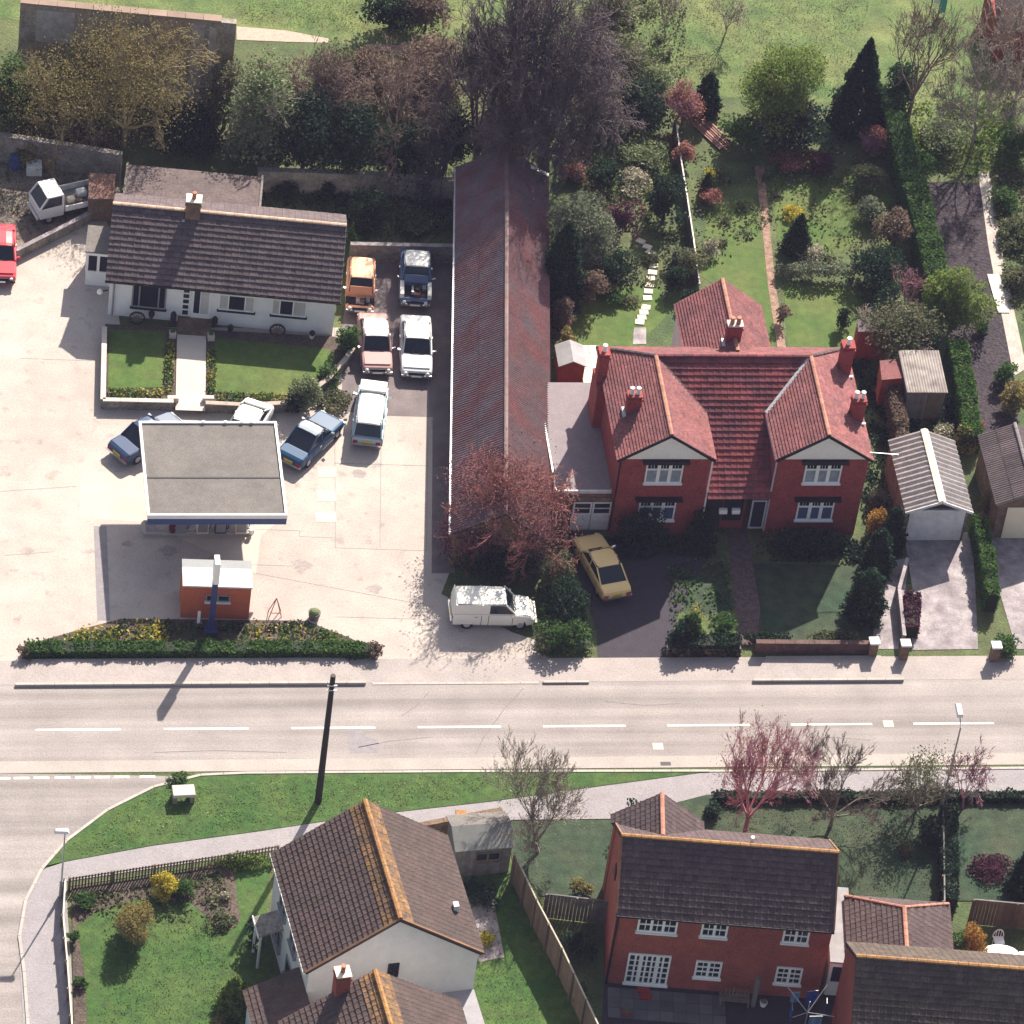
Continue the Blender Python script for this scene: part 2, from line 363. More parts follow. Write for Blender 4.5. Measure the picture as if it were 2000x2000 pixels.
# painted centre line
mk = MB().box(-2, -.06, 0, 2, .06, .004).mesh('centre_line_dash', M['paint'])
for i in range(-6, 12):
    x = -22.37 + 6.04*i
    inst(mk, 'centre_line_dash', road, (x, -14.83, .014))
mk2 = MB().box(-.36, -.07, 0, .36, .07, .004).mesh('give_way_dash', M['paint'])
for u in (42, 81, 122, 162, 199, 238, 288, 5, -35, -75):
    p = W(u, 1521 - u*.012); inst(mk2, 'give_way_dash', road, (p[0], p[1], .024))
for name, pts in (('road_patch', ((676, 1423), (705, 1421), (712, 1440), (740, 1445), (738, 1470), (684, 1472))),):
    sheet(name, G(*pts), .0165, M['roadpatch'], kind=None, parent=road)
ck = mat('road_line_dark', (.20, .175, .18))  # thin dark lines across the road, cracks among them
for pts in (((838, 1352), (812, 1380), (785, 1398)), ((1022, 1345), (985, 1385), (945, 1440), (930, 1470)), ((70, 1560), (130, 1556), (160, 1558)), ((700, 1460), (760, 1448), (840, 1440)), ((300, 1470), (420, 1466), (560, 1470)), ((1180, 1370), (1260, 1378), (1330, 1374)), ((1560, 1450), (1620, 1440), (1700, 1446))):
    for a, b in zip(pts[:-1], pts[1:]):
        a, b = W(*a), W(*b); MB().bar((a[0], a[1], .0135), (b[0], b[1], .0135), .045, .006).build('road_line', ck, road)
for u, v in ((1735, 1414), (1285, 1458)):
    p = W(u, v); MB().box(p[0]-.25, p[1]-.22, .012, p[0]+.25, p[1]+.22, .019).build('manhole_cover', M['concrete2'], road)
p = W(1300, 1492); MB().box(p[0]-.25, p[1]-.12, .012, p[0]+.25, p[1]+.12, .02).build('drain_grate', M['black'], road)
sheet('road_margin', [(-300, RY0+.0), (300, RY0+.0), (300, RY0+.75), (-300, RY0+.75)], .0155, mat('pale_margin', (.34, .305, .28), scale=.8, var=.08, fine=12, finev=.1), kind=None, parent=road)
sheet('tarmac_and_barn_shade', G((668, 640), (690, 492), (900, 492), (897, 812), (888, 1120), (843, 1120), (845, 815), (742, 812), (640, 800), (668, 760)), .0105, mat('tarmac_and_barn_shade', (.13, .105, .11), (.18, .15, .15), scale=1.2, var=.15, fine=12, finev=.15, bump=.3), kind='structure')  # yard tarmac; the strip along the barn paints in its shadow
# side road and southern verge
side = sheet('side_road', G((-700, 1500), (390, 1517), (320, 1530), (210, 1580), (130, 1640), (80, 1700), (45, 1760), (35, 1830), (45, 2000), (60, 2300), (-700, 2300)), .019, M['road'])
pth = sheet('footpath', G((80, 1700), (130, 1683), (300, 1652), (500, 1625), (700, 1595), (960, 1566), (1180, 1535), (1385, 1508), (2300, 1497), (2300, 1553), (1395, 1553), (1190, 1600), (980, 1602), (700, 1640), (530, 1662), (130, 1722), (133, 1800), (140, 1900), (150, 2300), (60, 2300), (45, 2000), (35, 1830), (45, 1760)), .03, M['pave2'])
verge = sheet('grass_verge', G((83, 1694), (130, 1640), (210, 1580), (300, 1535), (390, 1512), (480, 1508), (900, 1506), (1385, 1504), (1385, 1508), (1180, 1535), (960, 1566), (700, 1595), (500, 1625), (300, 1652), (130, 1683)), .05, M['lawn'])
kerb_run('verge_kerb', G((1385, 1507), (900, 1508), (480, 1511), (392, 1515), (300, 1538), (210, 1583), (130, 1643), (82, 1698), (50, 1760), (38, 1830), (47, 1900), (60, 2080)), h=.06)
kerb_run('footpath_kerb', G((1385, 1507), (2100, 1500)), h=.04)
# southern gardens
sheet('front_lawn', G((140, 1735), (530, 1665), (520, 1790), (560, 2100), (150, 2100)), .034, M['lawn'])
sheet('back_lawn', G((920, 1700), (1020, 1680), (1180, 2050), (900, 2100), (925, 1900)), .034, M['lawn'])
sheet('side_lawn', G((990, 1604), (1190, 1602), (1380, 1553), (2200, 1553), (2200, 1760), (1640, 1760), (1200, 1760), (1050, 1750), (1000, 1680)), .038, M['lawn_shaded'])
sheet('patio', G((1180, 1910), (1700, 1950), (1700, 2100), (1170, 2100)), .03, M['tarmac'])
sheet('garden_bed', G((140, 1735), (350, 1705), (440, 1690), (455, 1700), (470, 1800), (452, 1818), (415, 1800), (350, 1745), (250, 1760), (190, 1780), (148, 1810), (165, 1900), (172, 2060), (145, 2060)), .042, M['soil'], label='dark soil bed')
# northern plots: front gardens and drives of the pair of brick houses
sheet('tarmac_drive', G((1110, 1040), (1400, 1070), (1370, 1110), (1325, 1200), (1300, 1290), (1168, 1290), (1165, 1230), (1120, 1100)), .014, M['tarmac'])
sheet('front_lawn', G((1470, 1100), (1715, 1105), (1700, 1262), (1470, 1258)), .014, M['lawn_shaded'])
sheet('front_path', G((1418, 1030), (1458, 1030), (1485, 1190), (1478, 1262), (1445, 1262), (1435, 1180)), .02, mat('brown_path', (.09, .06, .06), scale=3, var=.3, fine=10, finev=.4))
sheet('side_path', G((1745, 1095), (1775, 1090), (1765, 1180), (1755, 1268), (1702, 1268), (1712, 1190)), .02, M['conc_old'])
sheet('garage_drive', G((1765, 1040), (1898, 1040), (1905, 1150), (1910, 1268), (1780, 1270), (1782, 1150)), .022, M['conc_old'])
sheet('garage_drive', G((1935, 1040), (2300, 1040), (2300, 1268), (1985, 1268), (1950, 1150)), .022, M['conc_old'])
# back gardens
sheet('back_lawn', G((1500, 345), (1560, 335), (1720, 330), (1745, 420), (1650, 490), (1590, 510), (1520, 470)), .01, M['lawn_trim'])
sheet('front_lawn', G((1368, 1112), (1410, 1095), (1430, 1190), (1345, 1205), (1330, 1190)), .014, M['lawn_shaded'])
sheet('back_lawn', G((1170, 300), (1290, 280), (1320, 340), (1290, 400), (1190, 400)), .009, M['lawn_trim'])
sheet('back_lawn', G((1120, 585), (1200, 560), (1290, 560), (1300, 620), (1240, 680), (1110, 680), (1115, 620)), .01, M['lawn_trim'])
sheet('back_lawn', G((1380, 410), (1470, 380), (1490, 480), (1505, 560), (1515, 660), (1500, 700), (1400, 560), (1370, 540)), .01, M['lawn_trim'])
sheet('back_lawn', G((1530, 560), (1680, 560), (1700, 620), (1680, 690), (1540, 690), (1535, 620)), .01, M['lawn_trim'])
sheet('dug_plot', G((1805, 355), (1925, 358), (1935, 500), (1960, 640), (1990, 780), (1985, 860), (1880, 860), (1865, 700), (1835, 560), (1820, 450)), .012, M['plot'])
sheet('garden_path', G((1910, 335), (1932, 335), (1962, 520), (2005, 720), (1980, 735), (1945, 560), (1930, 480)), .022, mat('path_concrete', (.40, .35, .31), scale=2, var=.15, fine=9, finev=.15))
sheet('earth_path', G((1474, 325), (1492, 325), (1502, 430), (1515, 560), (1537, 690), (1520, 690), (1500, 560), (1487, 430)), .018, mat('bare_earth', (.24, .15, .11), scale=3, var=.3, fine=8, finev=.3))
sheet('garden_path', G((1238, 640), (1262, 640), (1262, 672), (1236, 672)), .018, M['conc_old'])

# ---------------------------------------------------------------- building helpers
def window(T, o, dx, w, h, cols=(1,), rows=(1,), frame=.07, mull=.07, m=None, gm=None, sill=True, depth=.07, name='window', sillm=None, pane_mats=None):
    """o: lower left corner on the wall face, dx: unit vector along the wall; outward normal = dx x up"""
    m = m or M['whitep']; gm = gm or M['glass']; nrm = cross(dx, (0, 0, 1))
    def pt(x, z, d): return (o[0]+dx[0]*x+nrm[0]*d, o[1]+dx[1]*x+nrm[1]*d, o[2]+z)
    f = MB()
    def bx(B, x0, z0, x1, z1, d0, d1):
        B.hexa([pt(x0, z0, d1), pt(x1, z0, d1), pt(x1, z0, d0), pt(x0, z0, d0)], [pt(x0, z1, d1), pt(x1, z1, d1), pt(x1, z1, d0), pt(x0, z1, d0)])
    bx(f, 0, 0, w, frame, -.02, depth); bx(f, 0, h-frame, w, h, -.02, depth)
    bx(f, 0, frame, frame, h-frame, -.02, depth); bx(f, w-frame, frame, w, h-frame, -.02, depth)
    W0, H0 = w-2*frame, h-2*frame; sc, sr = sum(cols), sum(rows); xs = [frame]; zs = [frame]
    for c in cols: xs.append(xs[-1]+W0*c/sc)
    for r in rows: zs.append(zs[-1]+H0*r/sr)
    for x in xs[1:-1]: bx(f, x-mull/2, frame, x+mull/2, h-frame, -.02, depth+.012)
    for z in zs[1:-1]: bx(f, frame, z-mull*.3, w-frame, z+mull*.3, -.02, depth-.012)
    fo = f.build(name, m, T)
    if sill:
        s = MB(); bx(s, -.06, -.07, w+.06, 0, -.02, .16); s.build('sill', sillm or m, fo)
    q = 0
    for i in range(len(cols)):
        for j in range(len(rows)):
            p = MB(); bx(p, xs[i]+.001, zs[j]+.001, xs[i+1]-.001, zs[j+1]-.001, .002, .02)
            p.build('pane', pane_mats[q % len(pane_mats)] if pane_mats else gm, fo); q += 1
    return fo

def tiles(T, o, du, dv, W_, H_, tw, th, m, nind=0, clip=None, name='tile', lift=.012, seed=0, wavy=True):
    """lay roof tiles on a slope. o: upper corner, du: along the ridge, dv: down the slope (unit vectors)"""
    rnd = random.Random(seed); nrm = unit(cross(du, dv))
    if nrm[2] < 0: nrm = mul(nrm, -1)
    nc = max(1, round(W_/tw)); nr = max(1, round(H_/th)); tw = W_/nc; th = H_/nr
    g_ = .004; t0, t1 = .012, .062                # a tile rises toward its lower edge and rolls at one side
    rx = [0, tw*.5, tw*.74, tw*.87, tw-g_] if wavy else [0, tw-g_]
    rz = [0, 0, .003, .018, .004] if wavy else [0, 0]
    V = []
    for x, z in zip(rx, rz):
        V += [(x, 0, t0*0+z), (x, th+.03, t1-t0+z), (x, th+.03, -.03)]
    F = []
    for i in range(len(rx)-1):
        a = i*3; b = a+3; F += [(a, a+1, b+1, b), (a+1, a+2, b+2, b+1)]
    n0 = len(rx)-1
    F += [(n0*3, n0*3+1, n0*3+2, n0*3+2)] and [(0, 1, 2, 2)][:0]
    F += [(n0*3+1, n0*3, n0*3+2)]; F += [(0, 1, 2)]
    R = Matrix((du, dv, nrm)).transposed()
    cells = []
    for j in range(nr):
        for i in range(nc):
            cx, cy = (i+.5)*tw, (j+.5)*th
            if clip and not clip(cx, cy): continue
            cells.append((j, i))
    cells.sort(key=lambda c: -c[0])
    me = None
    if nind:
        q = R.to_quaternion() if Matrix(R).determinant() > 0 else None
        me = bpy.data.meshes.new(name)
        if q is None:
            me.from_pydata([(x, y, -z) for x, y, z in V], [], [f[::-1] for f in F]); R2 = Matrix((du, dv, mul(nrm, -1))).transposed(); q = R2.to_quaternion()
        else: me.from_pydata(V, [], F)
        me.materials.append(m)
    big = MB()
    for k, (j, i) in enumerate(cells):
        dz = lift+rnd.uniform(-.004, .006)
        p = add(add(o, mul(du, i*tw+rnd.uniform(-.002, .002))), add(mul(dv, j*th), mul(nrm, dz)))
        if k < nind: inst(me, name, T, p, q)
        else:
            b = len(big.v)
            for x, y, z in V: big.v.append(add(p, add(mul(du, x), add(mul(dv, y), mul(nrm, z)))))
            big.f += [tuple(b+c for c in f) for f in F]
    if big.v:
        o2 = big.build('tile' if not nind else 'roof_tiles', m, T)
        o2['kind'] = 'stuff'
    return nrm

def ridge(T, a, b, m, r=.11, step=.45, name='ridge_tile', up=.03):
    L = math.dist(a, b); n = max(1, round(L/step)); d = unit(sub(b, a))
    V = MB(); k = 5; x = unit(cross(d, (0, 0, 1))); z = cross(x, d); s = L/n
    for e, rr in ((0, r), (s-.02, r*1.06)):
        for i in range(k):
            t = math.pi*(-.05+1.1*i/(k-1)); V.v.append(add(mul(d, e), add(mul(x, rr*math.cos(t)), mul(z, rr*.75*math.sin(t)-.02))))
    for i in range(k-1): V.f.append((i, i+1, k+i+1, k+i))
    V.f.append(tuple(range(k))); V.f.append(tuple(range(2*k-1, k-1, -1)))
    me = V.mesh(name, m)
    for i in range(n): inst(me, name, T, add(add(a, mul(d, i*s)), (0, 0, up)))

def gable(T, x0, x1, y0, y1, ze, zr, axis='x', over=.25, m=None, tw=.33, th=.34, nind=0, front='y0', under=None, ridgem=None, seed=0, verge=None, wavy=True, tilemat=None, skip=()):
    """gabled roof; axis = ridge direction. eave lines at outer x/y given (already including overhang)"""
    t = .14
    if axis == 'x':
        ym = (y0+y1)/2
        A = [(x0, y0, ze), (x1, y0, ze), (x1, ym, zr), (x0, ym, zr)]; B = [(x1, y1, ze), (x0, y1, ze), (x0, ym, zr), (x1, ym, zr)]
        ra, rb = (x0, ym, zr), (x1, ym, zr); half = y1-ym
    else:
        xm = (x0+x1)/2
        A = [(x0, y1, ze), (x0, y0, ze), (xm, y0, zr), (xm, y1, zr)]; B = [(x1, y0, ze), (x1, y1, ze), (xm, y1, zr), (xm, y0, zr)]
        ra, rb = (xm, y0, zr), (xm, y1, zr); half = x1-xm
    s = MB(); s.slab(A, t); s.slab(B, t)
    ro = s.build('roof', under or M['dwood'], T)
    H_ = math.hypot(half, zr-ze)
    for k, Q in enumerate((A, B)):
        if k in skip: continue
        top = Q[3]; du = unit(sub(Q[2], Q[3])); dv = unit(sub(Q[0], Q[3])); L = math.dist(Q[2], Q[3])
        tiles(ro, top, du, dv, L, H_, tw, th, m, nind=nind if k == 0 else 0, seed=seed+k, wavy=wavy)
    if ridgem: ridge(ro, add(ra, (0, 0, .03)), add(rb, (0, 0, .03)), ridgem)
    return ro

def gable_walls(T, x0, x1, y0, y1, ze, zr, axis, m, name='wall'):
    w = MB()
    if axis == 'x':
        ym = (y0+y1)/2
        w.v = [(x0, y0, 0), (x1, y0, 0), (x1, y1, 0), (x0, y1, 0), (x0, y0, ze), (x1, y0, ze), (x1, y1, ze), (x0, y1, ze), (x0, ym, zr), (x1, ym, zr)]
        w.f = [(0, 1, 5, 4), (2, 3, 7, 6), (1, 2, 6, 9, 5), (3, 0, 4, 8, 7), (4, 5, 9, 8), (6, 7, 8, 9)]
    else:
        xm = (x0+x1)/2
        w.v = [(x0, y0, 0), (x1, y0, 0), (x1, y1, 0), (x0, y1, 0), (x0, y0, ze), (x1, y0, ze), (x1, y1, ze), (x0, y1, ze), (xm, y0, zr), (xm, y1, zr)]
        w.f = [(0, 1, 5, 8, 4), (2, 3, 7, 9, 6), (1, 2, 6, 5), (3, 0, 4, 7), (4, 8, 9, 7), (5, 6, 9, 8)]
    return w.build(name, m, T)

def chimney(R, x, y, z0, z1, wx=.6, wy=.45, m=None, capm=None, pots=1, potm=None, flash=True):
    s = MB(); s.box(x-wx/2, y-wy/2, z0, x+wx/2, y+wy/2, z1); s.box(x-wx/2-.05, y-wy/2-.05, z1-.22, x+wx/2+.05, y+wy/2+.05, z1-.1)
    c = s.build('chimney', m or M['brick_red'], R)
    MB().box(x-wx/2-.03, y-wy/2-.03, z1+.001, x+wx/2+.03, y+wy/2+.03, z1+.07).build('chimney_cap', capm or M['concrete2'], R)
    for i in range(pots):
        px = x+(i-(pots-1)/2)*.32
        q = MB(); q.tube((px, y, z1+.071), (px, y, z1+.42), .12, .10, 8); q.tube((px, y, z1+.40), (px, y, z1+.46), .125, .125, 8)
        q.build('chimney_pot', potm or M['ridge_clay'], R)
    if flash:
        f = MB(); f.box(x-wx/2-.14, y-wy/2-.16, z0+.25, x+wx/2+.14, y-wy/2-.01, z0+.29); f.box(x-wx/2-.16, y-wy/2-.16, z0+.25, x-wx/2-.01, y+wy/2, z0+.42)
        f.build('flashing', M['lead'], R)
    return c

# ---------------------------------------------------------------- white bungalow
fl, fr_ = W(206, 547, 2.65), W(665, 590, 2.65)
bang = math.atan2(fr_[1]-fl[1], fr_[0]-fl[0]); BL = math.dist(fl[:2], fr_[:2])
B = thing('bungalow', 'long white rendered bungalow with brown tiled roof behind the petrol pumps', 'bungalow', (fl[0], fl[1], 0), bang)
BD = 6.85
gable_walls(B, .22, BL-.22, .38, BD-.3, 2.62+.02, 4.62, 'x', M['white'])
bro = gable(B, 0, BL, 0, BD, 2.65, 4.85, 'x', m=M['tile_brown'], nind=300, ridgem=M['ridge_pale'], th=.32)
c = chimney(bro, to_local(B, W(378, 405, 4.8))[0], BD/2-.1, 4.2, 5.75, .75, .6, m=M['brick_old'], capm=M['cream'], pots=1)
X = lambda u, v, z: to_local(B, W(u, v, z))[0]
wx = to_local(B, W(256, 598, .85))[0]
window(B, (wx, .38, .75), (1, 0, 0), 1.75, 1.55, (1, 3.2, 1), (1,), m=M['grey'], sillm=M['black'])
wx = to_local(B, W(354, 604, .2))[0]
window(B, (wx, .38, .45), (1, 0, 0), .42, 1.95, (1,), (1, 1, 1, 1, 1), frame=.06, mull=.14, sill=False, name='glass_block_panel')
d = MB().box(wx+.47, .30, .42, wx+1.5, .379, 2.5).build('door', M['whitep'], B)
MB().box(wx+.62, .28, .75, wx+.92, .299, 2.3).build('door_pane', M['glass'], d); MB().box(wx+.97, .28, .75, wx+1.38, .299, 2.3).build('door_panel', M['curtain'], d)
for u, v, w_ in ((427, 592, 1.85), (530, 601, 1.8)):
    x = to_local(B, W(u, v, 1.1))[0]
    window(B, (x, .38, 1.1), (1, 0, 0), w_, 1.05, (1, 2, 1) if u < 500 else (1, 2, 1.8), (1,), pane_mats=[M['curtain'], M['glass'], M['curtain']], sillm=M['black'])
st = MB().box(wx-.12, -.95, 0, wx+1.62, .37, .4).build('porch_step', M['brick_old'], B)
MB().box(wx-.12, -1.5, 0, wx+1.62, -.96, .2).build('porch_step', M['brick_old'], B)
MB().tube((.45, .30, .1), (.45, .30, 2.6), .05).build('downpipe', M['grey'], B)
MB().bar((-.02, -.06, 2.6), (BL+.02, -.06, 2.6), .11, .09).build('gutter', M['black'], B)
# glazed side porch
p0 = to_local(B, W(153, 531)); 
pc = MB(); pw = 1.35; px0, py0 = -1.12, 2.55
pc.box(px0, py0, 0, .2, py0+1.9, .95)
pr = pc.build('porch', M['white'], B)
for x, y in ((px0+.04, py0+.04), (px0+.62, py0+.04), (px0+.04, py0+1.86), (px0+.04, py0+.95)): MB().box(x-.07, y-.05, .951, x+.07, y+.05, 2.019).build('porch_post', M['whitep'], pr)
MB().box(px0-.03, py0-.02, 2.02, .2, py0+.1, 2.18).build('porch_beam', M['whitep'], pr)
MB().box(px0+.05, py0+.06, .952, .19, py0+1.85, 2.0).build('porch_glass', M['glass'], pr)
MB().box(px0-.1, py0-.02, 2.181, .21, py0+2.1, 2.26).build('porch_roof', M['felt'], pr)
lt = thing('wall_lantern', 'white globe lamp fixed to the bungalow corner', 'lamp', to_local(B, (0, 0, 0)) and add(W(195, 570, 1.9), (0, 0, 0)))
MB().ball((0, 0, 0), .16, .16, .16).build('globe', M['whitep'], lt, smooth=True); MB().bar((.1, .05, 0), (.42, .14, 0), .05, .05).build('bracket', M['black'], lt)
# rear flat roof extension
e0, e1 = to_local(B, W(232, 372, 2.4)), to_local(B, W(490, 392, 2.4))
ex = thing('rear_extension', 'low brown roofed extension behind the bungalow', 'extension', (fl[0], fl[1], 0), bang)
MB().box(.6, 6.95, 0, 7.35, 9.4, 2.3).build('wall', M['brick_old'], ex)
rf = MB().box(.45, 6.86, 2.301, 7.5, 9.6, 2.44).build('roof', mat('brown_felt', (.13, .095, .09), (.09, .07, .07), scale=2, var=.2, fine=10, finev=.25), ex)
f = MB(); f.box(.38, 6.86, 2.43, .5, 9.7, 2.5); f.box(7.45, 6.86, 2.43, 7.57, 9.7, 2.5); f.build('roof_edge', M['stone'], rf)
# wheels leaning on the bungalow wall
wm = MB()
for k in range(16):
    a, b_ = 2*math.pi*k/16, 2*math.pi*(k+1)/16
    wm.bar((.38*math.cos(a), 0, .38*math.sin(a)), (.38*math.cos(b_), 0, .38*math.sin(b_)), .08, .07, (0, 1, 0))
ws = MB()
for k in range(10):
    a = 2*math.pi*k/10; ws.bar((0, 0, 0), (.36*math.cos(a), 0, .36*math.sin(a)), .05, .04, (0, 1, 0))
ws.tube((0, -.08, 0), (0, .08, 0), .09, .09, 8)
for (u, v), lab in (((268, 621), 'dark wooden cartwheel leaning under the big bungalow window'), ((542, 645), 'dark cartwheel leaning on the wall near the parked cars')):
    q = to_local(B, W(u, v, .42)); wq = thing('cartwheel', lab, 'cartwheel', add(W(u, v, .42), (0, 0, 0)), bang, group='cartwheels against the bungalow')
    wm.build('rim', M['dwood'], wq); ws.build('spoke', M['wood'], wq)

# bungalow front garden
q = [W(u, v) for u, v in ((203, 655), (200, 797), (338, 800))]
gw = thing('garden_wall', 'low pale capped wall round the small lawn left of the path', 'wall', q[1])
def wall_run(T, pts, h, w, m, capm=None, z0=0):
    a = MB(); c = MB()
    for p, r in zip(pts[:-1], pts[1:]):
        p, r = to_local(T, (*p[:2], 0)), to_local(T, (*r[:2], 0)); z = h/2+z0
        a.bar((p[0], p[1], z), (r[0], r[1], z), w, h)
    a.build('wall_face', m, T)
    for p, r in zip(pts[:-1], pts[1:]):
        p, r = to_local(T, (*p[:2], 0)), to_local(T, (*r[:2], 0)); L = math.dist(p[:2], r[:2]); n = max(1, round(L/.9)); 
        for i in range(n):
            A, Bq = lerp(p, r, i/n), lerp(p, r, (i+.985)/n)
            MB().bar((A[0], A[1], h+z0+.03), (Bq[0], Bq[1], h+z0+.03), w+.06, .058).build('coping_stone', capm or M['concrete2'], T)
wall_run(gw, q, .55, .2, M['stone'])
q = [W(u, v) for u, v in ((400, 803), (480, 807), (560, 803), (600, 785), (640, 755), (675, 715), (688, 695))]
gw = thing('garden_wall', 'low curved wall round the lawn beside the parked cars', 'wall', q[0])
wall_run(gw, q, .55, .2, M['stone'], mat('old_coping', (.36, .3, .25)))
sheet('front_lawn', G((212, 652), (323, 656), (318, 765), (210, 768)), .3, M['lawn_trim'])
sheet('front_lawn', G((418, 668), (640, 690), (660, 705), (620, 745), (560, 780), (418, 775)), .3, M['lawn_trim'])
sheet('flower_bed', G((205, 640), (330, 648), (655, 665), (688, 690), (600, 782), (560, 800), (400, 800), (338, 797), (203, 794)), .27, M['soil'])
sheet('garden_path', G((345, 662), (402, 666), (400, 812), (342, 810)), .33, M['concrete2'])
for u, l in ((338, 'left'), (407, 'right')):
    p = W(u, 778, .5); MB().box(-.28, -.12, 0, .28, .12, .6).build('gate_pier', M['concrete2'], label='squat pale gate pier on the %s of the bungalow path' % ('lawn side' if u < 400 else 'flowering side'), category='pier').location = (p[0], p[1], 0)
for u, v, l in ((336, 665, 'square pale planter left of the bungalow doorstep'), (411, 670, 'square pale planter right of the bungalow doorstep')):
    p = W(u, v); T = thing('planter', l, 'planter', (p[0], p[1], .27)); MB().box(-.17, -.17, 0, .17, .17, .35).build('tub', M['concrete2'], T); MB().ball((0, 0, .42), .15, .15, .12, 7, 4).build('plant', LF['green'], T)
for u, v, h, l in ((337, 640, .75, 'dark urn left of the bungalow door'), (418, 645, .6, 'dark reddish urn right of the bungalow door'), (295, 628, .4, 'small bushy pot beside the left cartwheel'), (449, 655, .4, 'bushy pot under the middle bungalow window'), (608, 668, .45, 'white pot at the corner of the bungalow')):
    p = W(u, v); T = thing('plant_pot', l, 'plant pot', (p[0], p[1], .27)); MB().tube((0, 0, 0), (0, 0, h*.5), .1, .16, 8).build('pot', M['dwood'] if 'white' not in l else M['whitep'], T)
    MB().ball((0, 0, h*.75), .17, .17, h*.35, 7, 5).build('plant', LF['dark'], T)

# ---------------------------------------------------------------- petrol canopy, island, pumps, kiosk, sign
CZ = 3.5
c00, c10, c01, c11 = W(290, 1007, CZ), W(562, 1007, CZ), W(269, 823, CZ), W(540, 826, CZ)
x0, x1, y0, y1 = c01[0]-.02, c10[0], c00[1], c01[1]
x0 = (c00[0]+c01[0])/2; x1 = (c10[0]+c11[0])/2
CN = thing('canopy', 'flat grey roofed petrol canopy with white rim and blue front fascia', 'canopy', (x0, y0, 0))
w_, d_ = x1-x0, y1-y0
MB().box(.1, .1, CZ-.25, w_-.1, d_-.1, CZ-.06).build('roof', M['felt'], CN)
rim = MB(); rim.box(0, -.0, CZ-.22, w_, .12, CZ+.03); rim.box(0, d_-.12, CZ-.22, w_, d_, CZ+.03); rim.box(0, .121, CZ-.22, .12, d_-.121, CZ+.03); rim.box(w_-.12, .121, CZ-.22, w_, d_-.121, CZ+.03)
rim.build('rim', M['whitep'], CN)
MB().box(.02, .02, CZ-.62, w_-.02, .1, CZ-.221).build('fascia', M['fascia'], CN)
MB().box(.12, d_*.40, CZ-.06, w_-.12, d_*.40+.09, CZ-.035).build('roof_seam', M['black'], CN)
for x in (3.1, 4.2, 5.0, 5.5): MB().box(x, d_-.14, CZ+.031, x+.14, d_-.01, CZ+.09).build('light_fitting', M['whitep'], CN)
YI = W(277, 1046)[1]-y0+.45
for x in (1.55, w_-2.0): MB().box(x-.07, YI-.07, .161, x+.07, YI+.07, CZ-.25).build('post', mat('post_maroon', (.05, .012, .02)), CN)
for x in (1.35, w_-1.6): MB().box(x-.09, d_*.72-.09, .0, x+.09, d_*.72+.09, CZ-.25).build('post', M['blue'], CN)
i0, i1 = W(277, 1046), W(497, 1046)
IS = thing('pump_island', 'raised concrete island under the front edge of the canopy', 'island', (i0[0], i0[1], 0))
iw = i1[0]-i0[0]
MB().prism([(.15, 0), (iw-.15, 0), (iw, .2), (iw, .75), (iw-.15, .95), (.15, .95), (0, .75), (0, .2)], .01, .15).build('kerb', M['kerb'], IS)
MB().box(.2, .1, .151, iw-.2, .85, .16).build('top', M['conc_old'], IS)
def pump(u, lab, m, h=1.35):
    p = W(u, 1037, .16); T = thing('fuel_pump', lab, 'fuel pump', (p[0], p[1], .16), group='fuel pumps on the island')
    MB().box(-.28, -.2, 0, .28, .2, h*.62).build('cabinet', m, T); MB().box(-.3, -.16, h*.64, .3, .16, h).build('meter_head', M['whitep'], T)
    MB().box(-.22, -.175, h*.7, .22, -.161, h*.93).build('dial', M['black'], T)
    hz = MB(); pts = [(.3, 0, h*.75), (.42, 0, h*.55), (.40, 0, .25), (.33, 0, .12), (.30, 0, .45)]
    for a, b_ in zip(pts[:-1], pts[1:]): hz.tube(a, b_, .02, .02, 5)
    hz.build('hose', M['black'], T); MB().box(-.24, -.215, .1, .24, -.202, h*.5).build('front_panel', M['grey'], T)
pump(395, 'cream fuel pump in the middle of the island', M['cream']); pump(470, 'cream fuel pump at the lit end of the island', M['cream']); pump(352, 'grey fuel pump beside the dark red stand', M['grey'])
pump(430, 'dark green fuel pump between the two cream pumps', mat('dark_green', (.03, .07, .05)))
T = thing('oil_stand', 'dark red oil can stand beside the pumps', 'stand', W(336, 1038, .16)); MB().box(-.1, -.15, 0, .1, .15, 1.1).build('frame', mat('maroon', (.16, .02, .03)), T)
for k in range(3): MB().box(-.16, -.18, .2+.3*k, .16, .18, .24+.3*k).build('shelf', mat('maroon', (.16, .02, .03)), T)
T = thing('water_can', 'white bucket at the end of the pump island', 'bucket', W(490, 1041, .16)); MB().tube((0, 0, 0), (0, 0, .3), .11, .14, 9).build('pail', M['whitep'], T); MB().tube((-.14, 0, .31), (.14, 0, .36), .012).build('handle', M['black'], T)

k0, k1 = W(352, 1206), W(485, 1210)
KT = 2.15
kw = math.dist(k0[:2], k1[:2])
K = thing('pay_kiosk', 'small orange brick kiosk with white flat roof beside the blue sign post', 'kiosk', (k0[0], k0[1], 0), math.atan2(k1[1]-k0[1], k1[0]-k0[0]))
MB().box(0, 0, 0, kw, 1.75, KT-.05).build('wall', M['brick_kiosk'], K)
R_ = MB().box(-.02, -.04, KT-.049, kw+.05, 1.25, KT+.04).build('roof', mat('kiosk_roof', (.52, .52, .50), scale=3, var=.08), K)
MB().box(-.02, 1.251, KT-.04, kw+.05, 1.82, KT+.03).build('roof_strip', M['grey'], R_)
window(K, (1.15, 0, 1.2), (1, 0, 0), 1.15, .42, (1, 1), (1,), m=M['grey'], frame=.05, sillm=M['grimy'])
s0 = W(411, 1237)
S = thing('price_sign', 'tall edge-on white sign board on a dark blue post', 'sign', (s0[0], s0[1], 0), 0)
MB().box(-.13, -.13, 0, .13, .13, 3.599).build('post', M['blue'], S)
